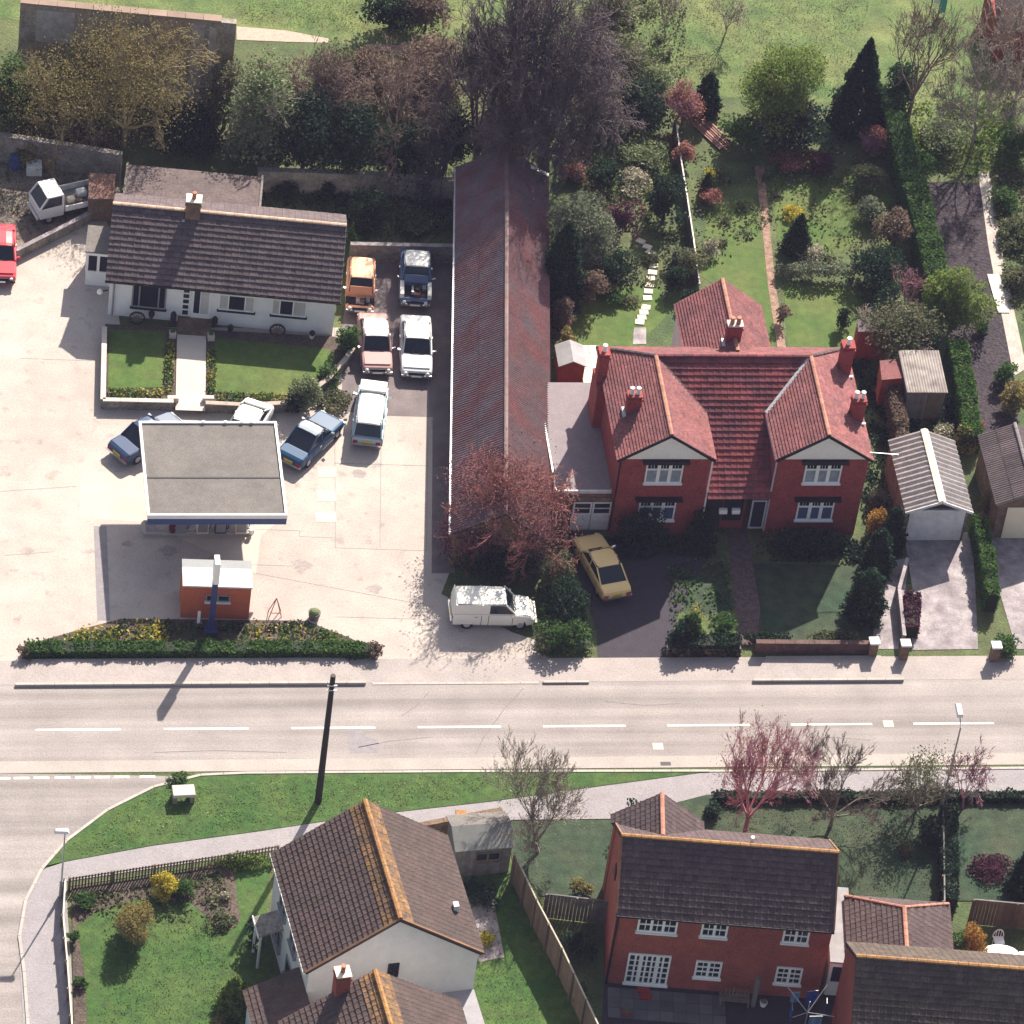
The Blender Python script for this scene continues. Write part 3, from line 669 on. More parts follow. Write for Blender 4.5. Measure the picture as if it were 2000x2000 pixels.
MB().box(-.3, -.3, 0, .3, .3, .35).build('base', M['blue'], S)
MB().box(-.13, -.34, 3.6, .13, .34, 4.95).build('board', M['whitep'], S, bevel=.02)
T = thing('marker_post', 'short white post in front of the kiosk', 'post', (*W(387, 1222)[:2], 0)); MB().tube((0, 0, 0), (0, 0, .95), .08, .07, 8).build('shaft', M['whitep'], T); MB().box(-.18, -.12, 0, .18, .12, .22).build('base', M['stone'], T)
# open A board and tubs to the right of the kiosk
T = thing('frame_sign', 'thin pink triangular sign stand beside the kiosk', 'stand', (*W(537, 1200)[:2], 0))
f = MB(); m_ = mat('faded_red', (.5, .16, .13))
for a, b_ in (((-.3, -.2, 0), (0, 0, 1.1)), ((.3, -.2, 0), (0, 0, 1.1)), ((-.3, .25, 0), (0, 0, 1.1)), ((.3, .25, 0), (0, 0, 1.1)), ((-.24, -.16, .25), (.24, -.16, .25))): f.tube(a, b_, .022)
f.build('frame', m_, T)
T = thing('round_tub', 'round stone tub at the corner of the flower bed', 'tub', (*W(613, 1207)[:2], 0)); MB().tube((0, 0, 0), (0, 0, .4), .24, .32, 10).build('bowl', M['stone'], T); MB().ball((0, 0, .42), .26, .26, .14, 9, 5).build('plant', LF['pale'], T)
T = thing('stone_trough', 'pale stone trough standing on the grass verge', 'trough', (*W(357, 1562)[:2], .05), .05)
tb = MB(); tb.box(-.5, -.3, .0, -.3, .3, .42); tb.box(.3, -.3, 0, .5, .3, .42); tb.build('foot', M['stone'], T); MB().box(-.52, -.34, .421, .52, .34, .62).build('top', M['concrete2'], T, bevel=.03)
for pts in (((497, 1034), (585, 1037)), ((0, 960), (150, 950)), ((10, 1085), (100, 1078)), ((745, 812), (742, 1070)), ((655, 905), (835, 910)), ((500, 1120), (820, 1180)), ((655, 1205), (835, 1210)), ((40, 700), (180, 705)), ((585, 1037), (585, 1048)), ((585, 1048), (653, 1051)), ((653, 1070), (832, 1076)), ((490, 1103), (573, 1106)), ((833, 1076), (838, 640)), ((653, 640), (655, 1070)), ((498, 812), (500, 812))):
    a, b_ = W(*pts[0]), W(*pts[1]); MB().bar((a[0], a[1], .009), (b_[0], b_[1], .009), .03, .006).build('joint', M['roadpatch'], forecourt)
for u0, v0, u1, v1 in ((622, 912, 655, 932), (620, 958, 654, 980), (617, 1000, 655, 1020)):
    a, b_ = W(u0, v1), W(u1, v0); MB().box(a[0], a[1], .0, b_[0], b_[1], .017).build('tank_cover', M['concrete2'], forecourt)
sheet('pale_slab', G((158, 925), (180, 922), (300, 925), (560, 1008), (510, 1045), (500, 1120), (285, 1020), (155, 1012)), .011, mat('bright_concrete', (.47, .41, .36), scale=1, var=.06, fine=10, finev=.05))
sheet('dark_strip', G((183, 1028), (208, 1028), (215, 1212), (190, 1212)), .0125, M['roadpatch'])  # darker strip on the forecourt left of the kiosk
# island flower bed beside the road
bed = sheet('flower_bed', G((45, 1262), (150, 1232), (237, 1209), (596, 1213), (682, 1246), (735, 1272), (735, 1282), (42, 1282)), .03, M['soil'])
# ---------------------------------------------------------------- slopes from polygons
def slope(T, pts, du, m, tw=.22, th=.17, nind=0, under=None, thick=.12, name='roof', seed=0, wavy=False, only_tiles=None):
    """roof plane given as a 3-d polygon; du = horizontal unit vector along its eave"""
    n = unit(cross(sub(pts[1], pts[0]), sub(pts[2], pts[0])))
    if n[2] < 0: n = mul(n, -1)
    dv = unit(cross(du, n))
    if dv[2] > 0: dv = mul(dv, -1)
    ro = only_tiles or MB().slab(list(pts), thick).build(name, under or M['dwood'], T)
    us = [sum(p[i]*du[i] for i in range(3)) for p in pts]; vs = [sum(p[i]*dv[i] for i in range(3)) for p in pts]
    u0, v0 = min(us), min(vs); c = sum(pts[0][i]*n[i] for i in range(3))
    o = add(add(mul(du, u0), mul(dv, v0)), mul(n, c)); P = [(a-u0, b-v0) for a, b in zip(us, vs)]
    def clip(x, y):
        return bool(inpoly(np.array([x]), np.array([y]), P)[0])
    tiles(ro, o, du, dv, max(us)-u0, max(vs)-v0, tw, th, m, nind=nind, clip=clip, seed=seed, wavy=wavy)
    return ro

# ---------------------------------------------------------------- pair of red brick houses
SX, SY = 4.64, -1.6
H = thing('brick_house', 'pair of red brick houses with two white gables and red tiled roofs', 'house', (SX, SY, 0))
ze, zr, RYs, BYs = 5.15, 6.8, 5.7, 8.15
XL, XC1, XC2, XR = 2.33, 4.72, 7.78, 10.2
w = MB(); w.box(0, 0, 0, 4.6, 8.0, 5.05); w.box(7.9, 0, 0, 12.5, 8.0, 5.05); w.box(4.601, 3.6, 0, 7.899, 8.0, 5.0)
for a in (0, 7.9):
    w.hexa([(a, .0, 5.05), (a+4.6, 0, 5.05), (a+4.6, .3, 5.05), (a, .3, 5.05)], [(a+2.25, 0, 6.55), (a+2.35, 0, 6.55), (a+2.35, .3, 6.55), (a+2.25, .3, 6.55)])
w.build('wall', M['brick_red'], H)
MB().box(4.601, .45, 0, 7.899, 3.59, 2.6).build('porch_wall', M['brick_red'], H)
ex_, ey_ = (1, 0, 0), (0, 1, 0)
rl = slope(H, [(-.15, -.15, ze), (XL, -.15, zr), (XL, RYs, zr), (-.15, BYs, ze)], ey_, M['tile_clay'], seed=1)
rr = slope(H, [(XL, -.15, zr), (XC1, -.15, ze+.05), (XC1, 3.22, ze+.05), (XL, RYs, zr)], ey_, M['tile_clay'], seed=2)
r3 = slope(H, [(XC2, -.15, ze+.05), (XR, -.15, zr), (XR, RYs, zr), (XC2, 3.22, ze+.05)], ey_, M['tile_clay'], seed=3)
r4 = slope(H, [(XR, -.15, zr), (12.65, -.15, ze), (12.65, BYs, ze), (XR, RYs, zr)], ey_, M['tile_clay'], seed=4)
rb = slope(H, [(XL, RYs, zr), (XR, RYs, zr), (12.65, BYs, ze), (-.15, BYs, ze)], ex_, M['tile_clay'], seed=5)
rc = slope(H, [(XL, RYs, 6.78), (XR, RYs, 6.78), (XC2, 3.22, 5.132), (XC2, -.35, 2.76), (XC1, -.35, 2.76), (XC1, 3.22, 5.132)][::-1], ex_, M['tile_clay2'], tw=.33, th=.32, nind=300, seed=6, wavy=True)
ridge(rl, (XL, -.12, zr+.02), (XL, RYs, zr+.02), M['ridge_clay']); ridge(r4, (XR, -.12, zr+.02), (XR, RYs, zr+.02), M['ridge_clay'])
ridge(rb, (XL, RYs, zr+.02), (XR, RYs, zr+.02), M['tile_clay2'])
ridge(rb, (-.15, BYs, ze+.03), (XL, RYs, zr+.02), M['tile_dark']); ridge(rb, (12.65, BYs, ze+.03), (XR, RYs, zr+.02), M['tile_dark'])
for a, b_ in (((XC1, 3.22, ze+.07), (XL, RYs, zr+.05)), ((XC2, 3.22, ze+.10), (XR, RYs, zr+.05))):
    MB().bar(a, b_, .2, .05).build('lead_valley', M['lead'] if a[0] > 6 else M['tile_dark'], H)
for x in (XC1-.03, XC2+.0): MB().bar((x, -.1, ze-.03), (x, 3.2, ze-.03), .13, .1).build('gutter', M['lead'], H)
for a in (0, 7.9):
    xm = a+2.33 if a == 0 else XR
    MB().hexa([(a+.12, -.05, 5.16), (a+4.55, -.05, 5.16), (a+4.55, -.01, 5.16), (a+.12, -.01, 5.16)], [(xm-.03, -.05, 6.64), (xm+.03, -.05, 6.64), (xm+.03, -.01, 6.64), (xm-.03, -.01, 6.64)]).build('gable_panel', mat('gable_white', (.82, .79, .70), var=.04), H)
    e0, e1 = (-.15, XC1) if a == 0 else (XC2, 12.65)
    for e in (e0, e1): MB().bar((e, -.17, ze-.03), (xm, -.17, zr-.0), .05, .15).build('bargeboard', M['black'], H)
    for z0 in (3.55, 1.02):
        wx = (1.36 if z0 > 3 else 1.32) if a == 0 else 9.35
        fo = window(H, (wx, 0, z0), (1, 0, 0), 1.85, 1.38, (1, 1, 1), (2.3, 1.1), frame=.07, mull=.16, pane_mats=[M['glass_pale'], M['glass']] if z0 > 3 else [mat('blue_glass', (.06, .1, .17), rough=.15, var=.1, finev=0), M['glass']])
        MB().box(wx-.25, -.33, z0+1.45, wx+2.1, -.001, z0+1.55).build('window_hood', M['black'], fo)
        for c in range(3):
            for t in range(2): MB().box(wx+.1+c*.6+.13+.15*t, -.055, z0+1.0, wx+.1+c*.6+.145+.15*t, -.022, z0+1.3).build('glazing_bar', M['whitep'], fo)
# porch doors and front glazing between the wings
for x in (4.85, 6.85):
    MB().box(x, .38, .1, x+.8, .449, 2.1).build('door', M['dwood'], H)
MB().box(5.75, .36, .6, 6.7, .449, 2.0).build('porch_window', M['glass'], H)
for x in (5.35, 6.0): MB().box(x, -.35, 1.7, x+.4, -.15, 1.95).build('porch_lamp', M['whitep'], H)
window(H, (7.0, -.05, .5), (1, 0, 0), .75, 1.9, (1,), (1,), m=M['lead'], sill=False)
for x, m_ in ((.02, M['black']), (4.62, M['whitep']), (7.84, M['lead'])): MB().tube((x, -.06, .3), (x, -.06, 5.05), .045).build('downpipe', m_, H)
def stack(R, T, u, v, z, h, wx, wy, pots, **k):
    p = to_local(T, W(u, v, z)); return chimney(R, p[0], p[1], z-.6, z+h, wx, wy, pots=pots, **k)
MB().box(-.45, 5.2, 0, -.001, 6.9, 4.9).build('chimney_breast', M['brick_red'], H)
chimney(rl, -.2, 6.1, 4.9, 6.7, .5, .6, pots=1, potm=M['whitep'], capm=M['brick_red'], flash=False)
chimney(rl, .9, 2.9, 5.3, 6.75, .7, .5, pots=2, potm=M['grimy'], capm=M['brick_red'])
chimney(r4, 12.15, 6.2, 5.1, 7.15, .6, .6, pots=1, potm=M['whitep'], capm=M['brick_red'])
chimney(r4, 12.2, 2.7, 5.1, 6.7, .65, .55, pots=2, potm=M['grimy'], capm=M['brick_red'])
# rear wing
rw = MB(); w0, w1, wy0, wy1 = 9.3-SX, 13.45-SX, 8.0, 12.2
gw_ = MB(); gw_.v = [(w0, wy0, 0), (w1, wy0, 0), (w1, wy1, 0), (w0, wy1, 0), (w0, wy0, 4.4), (w1, wy0, 4.4), (w1, wy1, 4.4), (w0, wy1, 4.4), ((w0+w1)/2, wy1, 5.9)]
gw_.f = [(0, 1, 5, 4), (1, 2, 6, 5), (3, 0, 4, 7), (2, 3, 7, 8, 6)]; gw_.build('rear_wing_wall', M['white'], H)
xm = (w0+w1)/2; zw = 6.15
ra_ = slope(H, [(w0-.15, wy1+.1, 4.4), (w0-.15, wy0-1.2, 4.4), (xm, wy0-2.0, zw), (xm, wy1+.1, zw)], ey_, M['tile_clay'], seed=8)
slope(H, [(xm, wy0-2.0, zw), (w1+.15, wy0-1.2, 4.4), (w1+.15, wy1+.1, 4.4), (xm, wy1+.1, zw)], ey_, M['tile_clay'], seed=9)
ridge(ra_, (xm, wy0-1.2, zw+.02), (xm, wy1+.1, zw+.02), M['ridge_clay'])
chimney(ra_, to_local(H, W(1432, 655, 6.2))[0], to_local(H, W(1432, 655, 6.2))[1], 5.4, 6.95, .75, .45, pots=2, potm=M['ridge_clay'])
# white lean-to corner behind
# aerial sticking out from the right gable
MB().tube((12.55, .3, 5.3), (14.0, .25, 5.2), .02).build('aerial_arm', M['galv'], H)

# flat roofed garage on the left of the houses
FG = thing('flat_garage', 'flat roofed garage with grey felt and white glazed doors beside the brick houses', 'garage', (1.88, -1.25, 0))
MB().box(.05, .05, 0, 2.75, 8.15, 2.3).build('wall', M['brick_old'], FG)
MB().box(-.02, .25, 2.301, 2.755, 8.2, 2.42).build('roof', M['felt_pink'], FG)
MB().box(-.1, .15, 2.25, -.021, 8.25, 2.5).build('roof_edge', M['whitep'], FG); MB().box(-.02, .15, 2.3, 2.72, .249, 2.48).build('fascia', M['grimy'], FG)
MB().box(.5, -.12, 1.99, 2.72, .14, 2.2).build('door_lintel', M['brick_old'], FG)
for x in (.85, 1.83):
    d = MB().box(x, -.06, .03, x+.94, .04, 1.1).build('door', M['grimy'], FG)
    window(d, (x+.0, -.06, 1.11), (1, 0, 0), .94, .85, (1,), (1, 1), frame=.08, mull=.06, sill=False, name='door_window')
SH = thing('small_shed', 'tiny brick shed with a pale roof beside the long barn', 'shed', W(1088, 748), 0)
b_ = to_local(SH, W(1135, 746))
MB().box(0, 0, 0, 1.6, 1.7, 1.55).build('wall', M['brick_red'], SH)
s = MB(); s.slab([(-.1, -.15, 1.5), (.8, -.15, 1.95), (.8, 1.9, 1.95), (-.1, 1.9, 1.5)], .06); s.slab([(.8, -.15, 1.95), (1.7, -.15, 1.5), (1.7, 1.9, 1.5), (.8, 1.9, 1.95)], .06)
s.build('roof', mat('pale_shed_roof', (.30, .29, .30), var=.15), SH)
MB().hexa([(0, .0, 1.55), (1.6, 0, 1.55), (1.6, .1, 1.55), (0, .1, 1.55)], [(.78, 0, 1.9), (.82, 0, 1.9), (.82, .1, 1.9), (.78, .1, 1.9)]).build('gable_end', M['brick_red'], SH)
SH.scale = (.82, .82, .82)
PT = bpy.data.objects.new('pale_patio', None); COL.objects.link(PT); PT['kind'] = 'structure'
pm = MB().box(0, 0, 0, .58, .58, .05).mesh('paving_slab', M['slab'])
p = W(1140, 752)
for i in range(2):
    for j in range(5): inst(pm, 'paving_slab', PT, (p[0]+i*.6, p[1]+j*.6, .02+.002*((i+j) % 3)))

# ---------------------------------------------------------------- long barn
def corr(T, o, du, dv, L, H_, sw, rib, amp, m, name='roof_sheet', overlap=.03, rows=1):
    n = unit(cross(du, dv)); fl = n[2] < 0
    if fl: n = mul(n, -1)
    k = max(1, round(L/sw)); sw = L/k; q = max(2, round(sw/rib)); R = Matrix((du, dv, n)).transposed()
    steps = q*4; V = []; F = []; hh = H_/rows
    for i in range(steps+1):
        x = (sw-.006)*i/steps; z = amp*.5*(1-math.cos(2*math.pi*i/4)); V += [(x, -.02, z), (x, hh+overlap, z+.012)]
    for i in range(steps): F.append((2*i, 2*i+1, 2*i+3, 2*i+2) if fl else (2*i, 2*i+2, 2*i+3, 2*i+1))
    me = bpy.data.meshes.new(name); V3 = [tuple(R @ Vector(v)) for v in V]; me.from_pydata(V3, [], F); me.materials.append(m)
    for r in range(rows):
        for i in range(k):
            inst(me, name, T, add(add(o, mul(du, i*sw)), add(mul(dv, r*hh), mul(n, .01+.006*(i % 2)+.012*((r+1) % 2)))))
RZ = 3.9; EZ = 2.3
ra, rb2 = W(990, 288, RZ), W(988, 885, RZ)
bd = unit((ra[0]-rb2[0], ra[1]-rb2[1], 0)); brz = math.atan2(bd[1], bd[0])-math.pi/2
f0 = W(985, 1005, RZ); blen = math.dist(ra[:2], f0[:2])
f0 = (ra[0]-bd[0]*blen, ra[1]-bd[1]*blen)
BN = thing('long_barn', 'long low barn with rusty purple sheet roof beside the forecourt', 'barn', (f0[0], f0[1], 0), brz)
el = to_local(BN, W(885, 800, EZ))[0]; er = to_local(BN, W(1073, 820, EZ))[0]
gable_walls(BN, el+.12, er-.12, .1, blen-.1, EZ-.05, RZ-.1, 'y', M['brick_old'])
s = MB(); s.slab([(el, blen, EZ), (el, 0, EZ), (0, 0, RZ), (0, blen, RZ)], .06); s.slab([(er, 0, EZ), (er, blen, EZ), (0, blen, RZ), (0, 0, RZ)], .06)
br_ = s.build('roof', M['dwood'], BN)
dvl = unit((el, 0, EZ-RZ)); dvr = unit((er, 0, EZ-RZ))
corr(br_, (0, 0, RZ), (0, 1, 0), dvl, blen, math.hypot(el, RZ-EZ), 1.0, .16, .05, M['asb_l'], rows=2)
corr(br_, (0, 0, RZ), (0, 1, 0), dvr, blen, math.hypot(er, RZ-EZ), 1.0, .16, .05, M['asb_r'], rows=2)
ridge(br_, (0, 0, RZ+.06), (0, blen, RZ+.06), mat('ridge_sheet', (.19, .13, .125), var=.2, isl=.1), r=.11, step=1.2, name='ridge_cap')
MB().bar((el-.08, 0, EZ-.02), (el-.08, blen, EZ-.02), .1, .08).build('gutter', M['galv'], BN)
MB().bar((er+.02, blen-.35, EZ+.25), (er-1.0, blen-.35, EZ+.75), .25, .05).build('roof_vent', M['whitep'], br_)

# ---------------------------------------------------------------- garages and sheds to the right
GA = thing('garage', 'concrete garage with ribbed grey roof, pale ridge and white door', 'garage', (19.35, -2.45, 0))
gl = 5.35; wd = 3.36; ez, rz_ = 2.22, 2.95; hx = 1.72
gable_walls(GA, .08, wd-.06, .45, gl-.1, ez-.03, rz_-.06, 'y', M['stone'])
s = MB(); s.slab([(-.02, gl, ez), (-.02, 0, ez), (hx, 0, rz_), (hx, gl, rz_)], .05); s.slab([(wd, 0, ez), (wd, gl, ez), (hx, gl, rz_), (hx, 0, rz_)], .05)
gr = s.build('roof', M['stone'], GA)
corr(gr, (hx, 0, rz_), (0, 1, 0), unit((-hx-.02, 0, ez-rz_)), gl, math.hypot(hx, rz_-ez), 1.07, .33, .075, M['corr'])
corr(gr, (hx, 0, rz_), (0, 1, 0), unit((wd-hx, 0, ez-rz_)), gl, math.hypot(wd-hx, rz_-ez), 1.07, .33, .075, M['corr'])
cm = MB(); cm.slab([(-.19, 0, -.045), (0, 0, .03), (0, 1.05, .03), (-.19, 1.05, -.045)], .03); cm.slab([(0, 0, .03), (.19, 0, -.045), (.19, 1.05, -.045), (0, 1.05, .03)], .03)
cme = cm.mesh('ridge_cap', mat('pale_ridge_cap', (.68, .62, .5), isl=.06))
for i in range(5): inst(cme, 'ridge_cap', gr, (hx, .02+i*1.07, rz_+.09))
f = MB(); f.bar((-.05, .0, ez+.02), (hx, 0, rz_+.02), .05, .14); f.bar((wd+.03, .0, ez+.02), (hx, 0, rz_+.02), .05, .14); f.build('bargeboard', M['grimy'], GA)
MB().hexa([(.55, .40, 2.2), (2.85, .40, 2.2), (2.85, .44, 2.2), (.55, .44, 2.2)], [(hx-.1, .40, 2.8), (hx+.1, .40, 2.8), (hx+.1, .44, 2.8), (hx-.1, .44, 2.8)]).build('gable_board', M['black'], GA)
dr = MB().box(.3, .33, .05, wd-.22, .41, 2.12).build('garage_door', M['grimy'], GA)
for i in range(1, 9): MB().box(.3+i*.315, .318, .1, .31+i*.315, .329, 2.05).build('door_rib', M['white'], dr)
G2 = thing('garage', 'brick garage with grey roof and cream door at the right edge beyond the hedge', 'garage', (24.1, -2.4, 0))
wd2, hx2 = 3.3, 1.65; ez2, rz2 = 2.4, 3.2
gable_walls(G2, .1, wd2-.1, .5, 5.3, ez2-.05, rz2-.08, 'y', M['brick_old'])
s = MB(); s.slab([(-.1, 5.5, ez2), (-.1, .35, ez2), (hx2, .35, rz2), (hx2, 5.5, rz2)], .06); s.slab([(wd2+.1, .35, ez2), (wd2+.1, 5.5, ez2), (hx2, 5.5, rz2), (hx2, .35, rz2)], .06)
gr = s.build('roof', M['stone'], G2)
corr(gr, (hx2, .35, rz2), (0, 1, 0), unit((-hx2-.1, 0, ez2-rz2)), 5.15, math.hypot(hx2+.1, rz2-ez2), 1.03, .15, .03, M['tile_brown'], rows=2)
corr(gr, (hx2, .35, rz2), (0, 1, 0), unit((wd2-hx2+.1, 0, ez2-rz2)), 5.15, math.hypot(hx2+.1, rz2-ez2), 1.03, .15, .03, M['tile_brown'], rows=2)
ridge(gr, (hx2, .35, rz2+.05), (hx2, 5.5, rz2+.05), M['corr'], r=.1)
MB().box(.55, .42, .05, wd2-.4, .49, 2.15).build('garage_door', M['cream'], G2)
a = W(1772, 764, 2.1); c_ = W(1843, 679, 2.1); w_ = W(1852, 764, 2.1)[0]-a[0]
S1 = thing('garden_shed', 'grey boarded shed with a pale weathered roof behind the ribbed garage', 'shed', (a[0], a[1], 0))
MB().box(.08, .1, 0, w_-.08, 2.7, 1.95).build('wall', M['wood_grey'], S1)
me = MB().box(0, 0, 0, .17, .03, 1.85).mesh('board', M['wood_grey'])
for i in range(int((w_-.2)/.18)): inst(me, 'board', S1, (.1+i*.18, .068, .05))
rr_ = MB().slab([(0, 0, 2.0), (w_, 0, 2.0), (w_, 2.9, 2.25), (0, 2.9, 2.25)], .06).build('roof', M['stone'], S1)
corr(rr_, (0, 2.9, 2.26), (1, 0, 0), unit((0, -2.9, -.25)), w_, 2.92, .75, .15, .03, mat('pale_sheet', (.34, .31, .28), (.2, .17, .16), scale=2, var=.2, patch_scale=1.2))
MB().box(w_*.55, .04, .1, w_*.55+.7, .067, 1.8).build('door', M['wood'], S1)
for nm, lab, pts, z, m_, wm_ in (
    ('brick_outhouse', 'small red brick outhouse with pinkish roof beside the grey shed', ((1722, 742), (1768, 738), (1766, 700), (1718, 704)), 2.0, M['tile_clay'], M['brick_red']),
    ('brick_outhouse', 'brick outhouse half covered by shrubs behind the right chimney', ((1676, 648), (1745, 646), (1742, 620), (1674, 624)), 2.0, M['tile_brown'], M['brick_red'])):
    q = [W(u, v, z) for u, v in pts]; T = thing(nm, lab, 'outhouse', (q[0][0], q[0][1], 0)); ql = [to_local(T, x) for x in q]
    MB().prism([(x[0]*.95+.03, x[1]*.95+.03) for x in ql], 0, z-.08).build('wall', wm_, T); MB().prism([(x[0], x[1]) for x in ql], z-.079, z).build('roof', m_, T)

# ---------------------------------------------------------------- white gabled house and its neighbour (south west)
def moss_gable(T, x0, x1, y0, y1, ze, zr, m, band=.75, seed=0):
    t = .14; xm = (x0+x1)/2
    A = [(x0, y1, ze), (x0, y0, ze), (xm, y0, zr), (xm, y1, zr)]; B_ = [(x1, y0, ze), (x1, y1, ze), (xm, y1, zr), (xm, y0, zr)]
    s = MB(); s.slab(A, t); s.slab(B_, t); ro = s.build('roof', M['dwood'], T)
    Hh = math.hypot(xm-x0, zr-ze); mm = mat('lichened_tile', (.085, .058, .05), (.22, .12, .045), scale=2, var=.15, fine=9, finev=.35, isl=.25, patch_scale=2.4)
    for k, Q in enumerate((A, B_)):
        du = unit(sub(Q[2], Q[3])); dv = unit(sub(Q[0], Q[3])); L = math.dist(Q[2], Q[3])
        tiles(ro, Q[3], du, dv, L, band, .3, .27, mm, seed=seed+k)
        tiles(ro, add(Q[3], mul(dv, band)), du, dv, L, Hh-band, .3, .27, m, seed=seed+k+5)
    ridge(ro, (xm, y0, zr+.04), (xm, y1, zr+.04), M['moss'], r=.12)
    for e in (x0, x1): MB().bar((e, y0+.0, ze+.07), (xm, y0+.0, zr+.07), .09, .05).build('verge', mat('dull_verge', (.20, .11, .06), var=.3), ro)
    return ro
WH = thing('white_house', 'white gabled house with brown roof and orange lichen ridge south of the road', 'house', (-9.70, -33.92, 0), math.radians(7.2))
gable_walls(WH, -3.85, 3.85, .06, 7.0, 4.75, 7.6, 'y', mat('grey_white_render', (.58, .565, .555), scale=2, var=.05, fine=14, finev=.05))
wr = moss_gable(WH, -4.05, 4.05, 0, 7.2, 4.85, 7.75, M['tile_choc'])
window(WH, (-.25, .06, 3.9), (1, 0, 0), .5, .9, (1, 1), (1, 1, 1), m=M['black'], frame=.05, mull=.04, sill=False)
dxl = (0, -1, 0)
for y, z, w_, h_ in ((5.6, 3.3, 1.2, 1.0), (3.4, 3.3, 1.2, 1.0), (3.6, .9, 1.9, 1.2), (5.9, .9, 1.2, 1.2)):
    window(WH, (-3.85, y, z), dxl, w_, h_, (1, 1), (1,), m=M['grey'], gm=M['glass'])
MB().bar((-4.08, 0, 4.83), (-4.08, 7.2, 4.83), .1, .09).build('gutter', M['whitep'], WH); MB().bar((4.08, 0, 4.83), (4.08, 7.2, 4.83), .1, .09).build('gutter', M['black'], WH)
v_ = to_local(WH, W(890, 1772, 5.6)); f = MB(); f.box(v_[0]-.12, v_[1]-.15, v_[2]-.2, v_[0]+.12, v_[1]+.15, v_[2]+.22); f.build('roof_vent', M['grimy'], wr)
# front porch hood on its left wall
q = W(500, 1800, 2.4); p = to_local(WH, q)
s = MB(); s.slab([(-5.0, 4.6, 2.3), (-5.0, 5.8, 2.3), (-3.86, 5.8, 2.6), (-3.86, 4.6, 2.6)], .08); s.build('porch_roof', M['stone'], WH)
for y in (4.72, 5.68): MB().box(-4.9, y-.05, 0, -4.8, y+.05, 2.25).build('porch_post', M['grimy'], WH)
MB().box(-5.03, 4.55, 2.2, -4.98, 5.85, 2.36).build('porch_fascia', M['grimy'], WH)
# low garage with tiled roof filling the corner
LG = thing('low_garage', 'single storey wing with brown tiled roof against the white house', 'garage', (-9.70, -33.92, 0), math.radians(7.2))
MB().box(-6.1, -4.6, 0, -3.9, 1.4, 2.35).build('wall', M['white'], LG)
slope(LG, [(-6.3, -4.8, 2.3), (-3.87, -4.8, 3.5), (-3.87, 1.55, 3.5), (-6.3, 1.55, 2.3)], (0, 1, 0), M['tile_choc'], tw=.3, th=.27, seed=11, wavy=True)
FL = thing('flat_roof_link', 'grey flat roofed lean-to between the white house and its neighbour', 'lean-to', (-9.70, -33.92, 0), math.radians(7.2))
MB().box(-3.8, -2.3, 0, 3.75, .04, 2.3).build('wall', M['white'], FL); MB().box(-3.86, -2.35, 2.301, 3.9, .05, 2.42).build('roof', mat('grey_felt', (.30, .29, .31), var=.1), FL)
MB().box(-3.88, -2.38, 2.38, 3.92, -2.30, 2.5).build('roof_edge', M['lead'], FL)
hr = W(732, 1895, 7.3)
N2 = thing('neighbour_house', 'house with orange lichen ridge and chimney at the bottom edge', 'house', (hr[0], hr[1], 0), math.radians(7.2))
gable_walls(N2, -3.85, 3.85, -9.0, -.06, 4.55, 7.15, 'y', M['white'])
nr = moss_gable(N2, -4.05, 4.05, -9.1, 0, 4.6, 7.3, M['tile_choc'], seed=20)
p = to_local(N2, W(664, 1944, 5.95)); chimney(nr, p[0], p[1], 5.3, 7.45, .62, .62, m=M['brick_or'], capm=M['cream'], pots=1, potm=M['ridge_clay'])

# ---------------------------------------------------------------- red brick house and neighbour (south east)
RA = math.radians(-6.9)
def modern(o, L, label, nm='brick_house'):
    T = thing(nm, label, 'house', o, RA)
    gable_walls(T, .06, L-.06, .12, 5.4, 4.72, 6.82, 'x', M['brick_or'])
    return T
RH = modern((.6, -31.15, 0), 9.9, 'red brick house with white cottage windows and dark brown roof')
rro = gable(RH, 0, 9.9, 0, 5.55, 4.8, 7.0, 'x', m=M['tile_dark'], nind=300, ridgem=M['moss'], th=.29, tw=.3, seed=31)
for x in (.03, 9.87):
    for y0_, y1_ in ((0, 2.78), (5.55, 2.78)): MB().bar((x, y0_, 4.88), (x, y1_, 7.1), .08, .05).build('verge', mat('dull_verge', (.20, .11, .06), var=.3), rro)
MB().bar((0, -.06, 4.76), (9.9, -.06, 4.76), .11, .1).build('gutter', M['black'], RH)
MB().tube((.12, .04, .1), (.12, .04, 4.7), .06).build('downpipe', M['black'], RH)
lx = lambda u, v, z: to_local(RH, W(u, v, z))[0]
for u, v, z, w_, h_, cols, rows in ((1243, 1814, 3.72, 1.8, .98, (1,)*3, (1, 1)), (1367, 1824, 3.72, 1.2, .98, (1, 1), (1, 1)), (1526, 1835, 3.72, 1.2, .98, (1, 1), (1, 1)),
                              (1218, 1919, .22, 1.95, 1.98, (1,)*7, (1,)*5), (1354, 1902, .95, 1.2, 1.1, (1, 1), (1, 1, 1)), (1511, 1914, .95, 1.2, 1.1, (1, 1), (1, 1, 1))):
    fo = window(RH, (lx(u, v, z), .12, z), (1, 0, 0), w_, h_, cols, rows, frame=.09, mull=.085 if len(cols) > 3 else .12, name='french_window' if len(cols) > 3 else 'window')
    if len(cols) <= 3:
        for i in range(len(cols)):
            x = lx(u, v, z)+.09+(w_-.18)*(i+.5)/len(cols); MB().box(x-.018, .09, z+.09, x+.018, .105, z+h_-.09).build('glazing_bar', M['whitep'], fo)
    else:
        for f_ in (2/7, 5/7):
            x = lx(u, v, z)+.09+(w_-.18)*f_; MB().box(x-.09, .035, z+.05, x+.09, .1, z+h_-.05).build('glazing_bar', M['whitep'], fo)
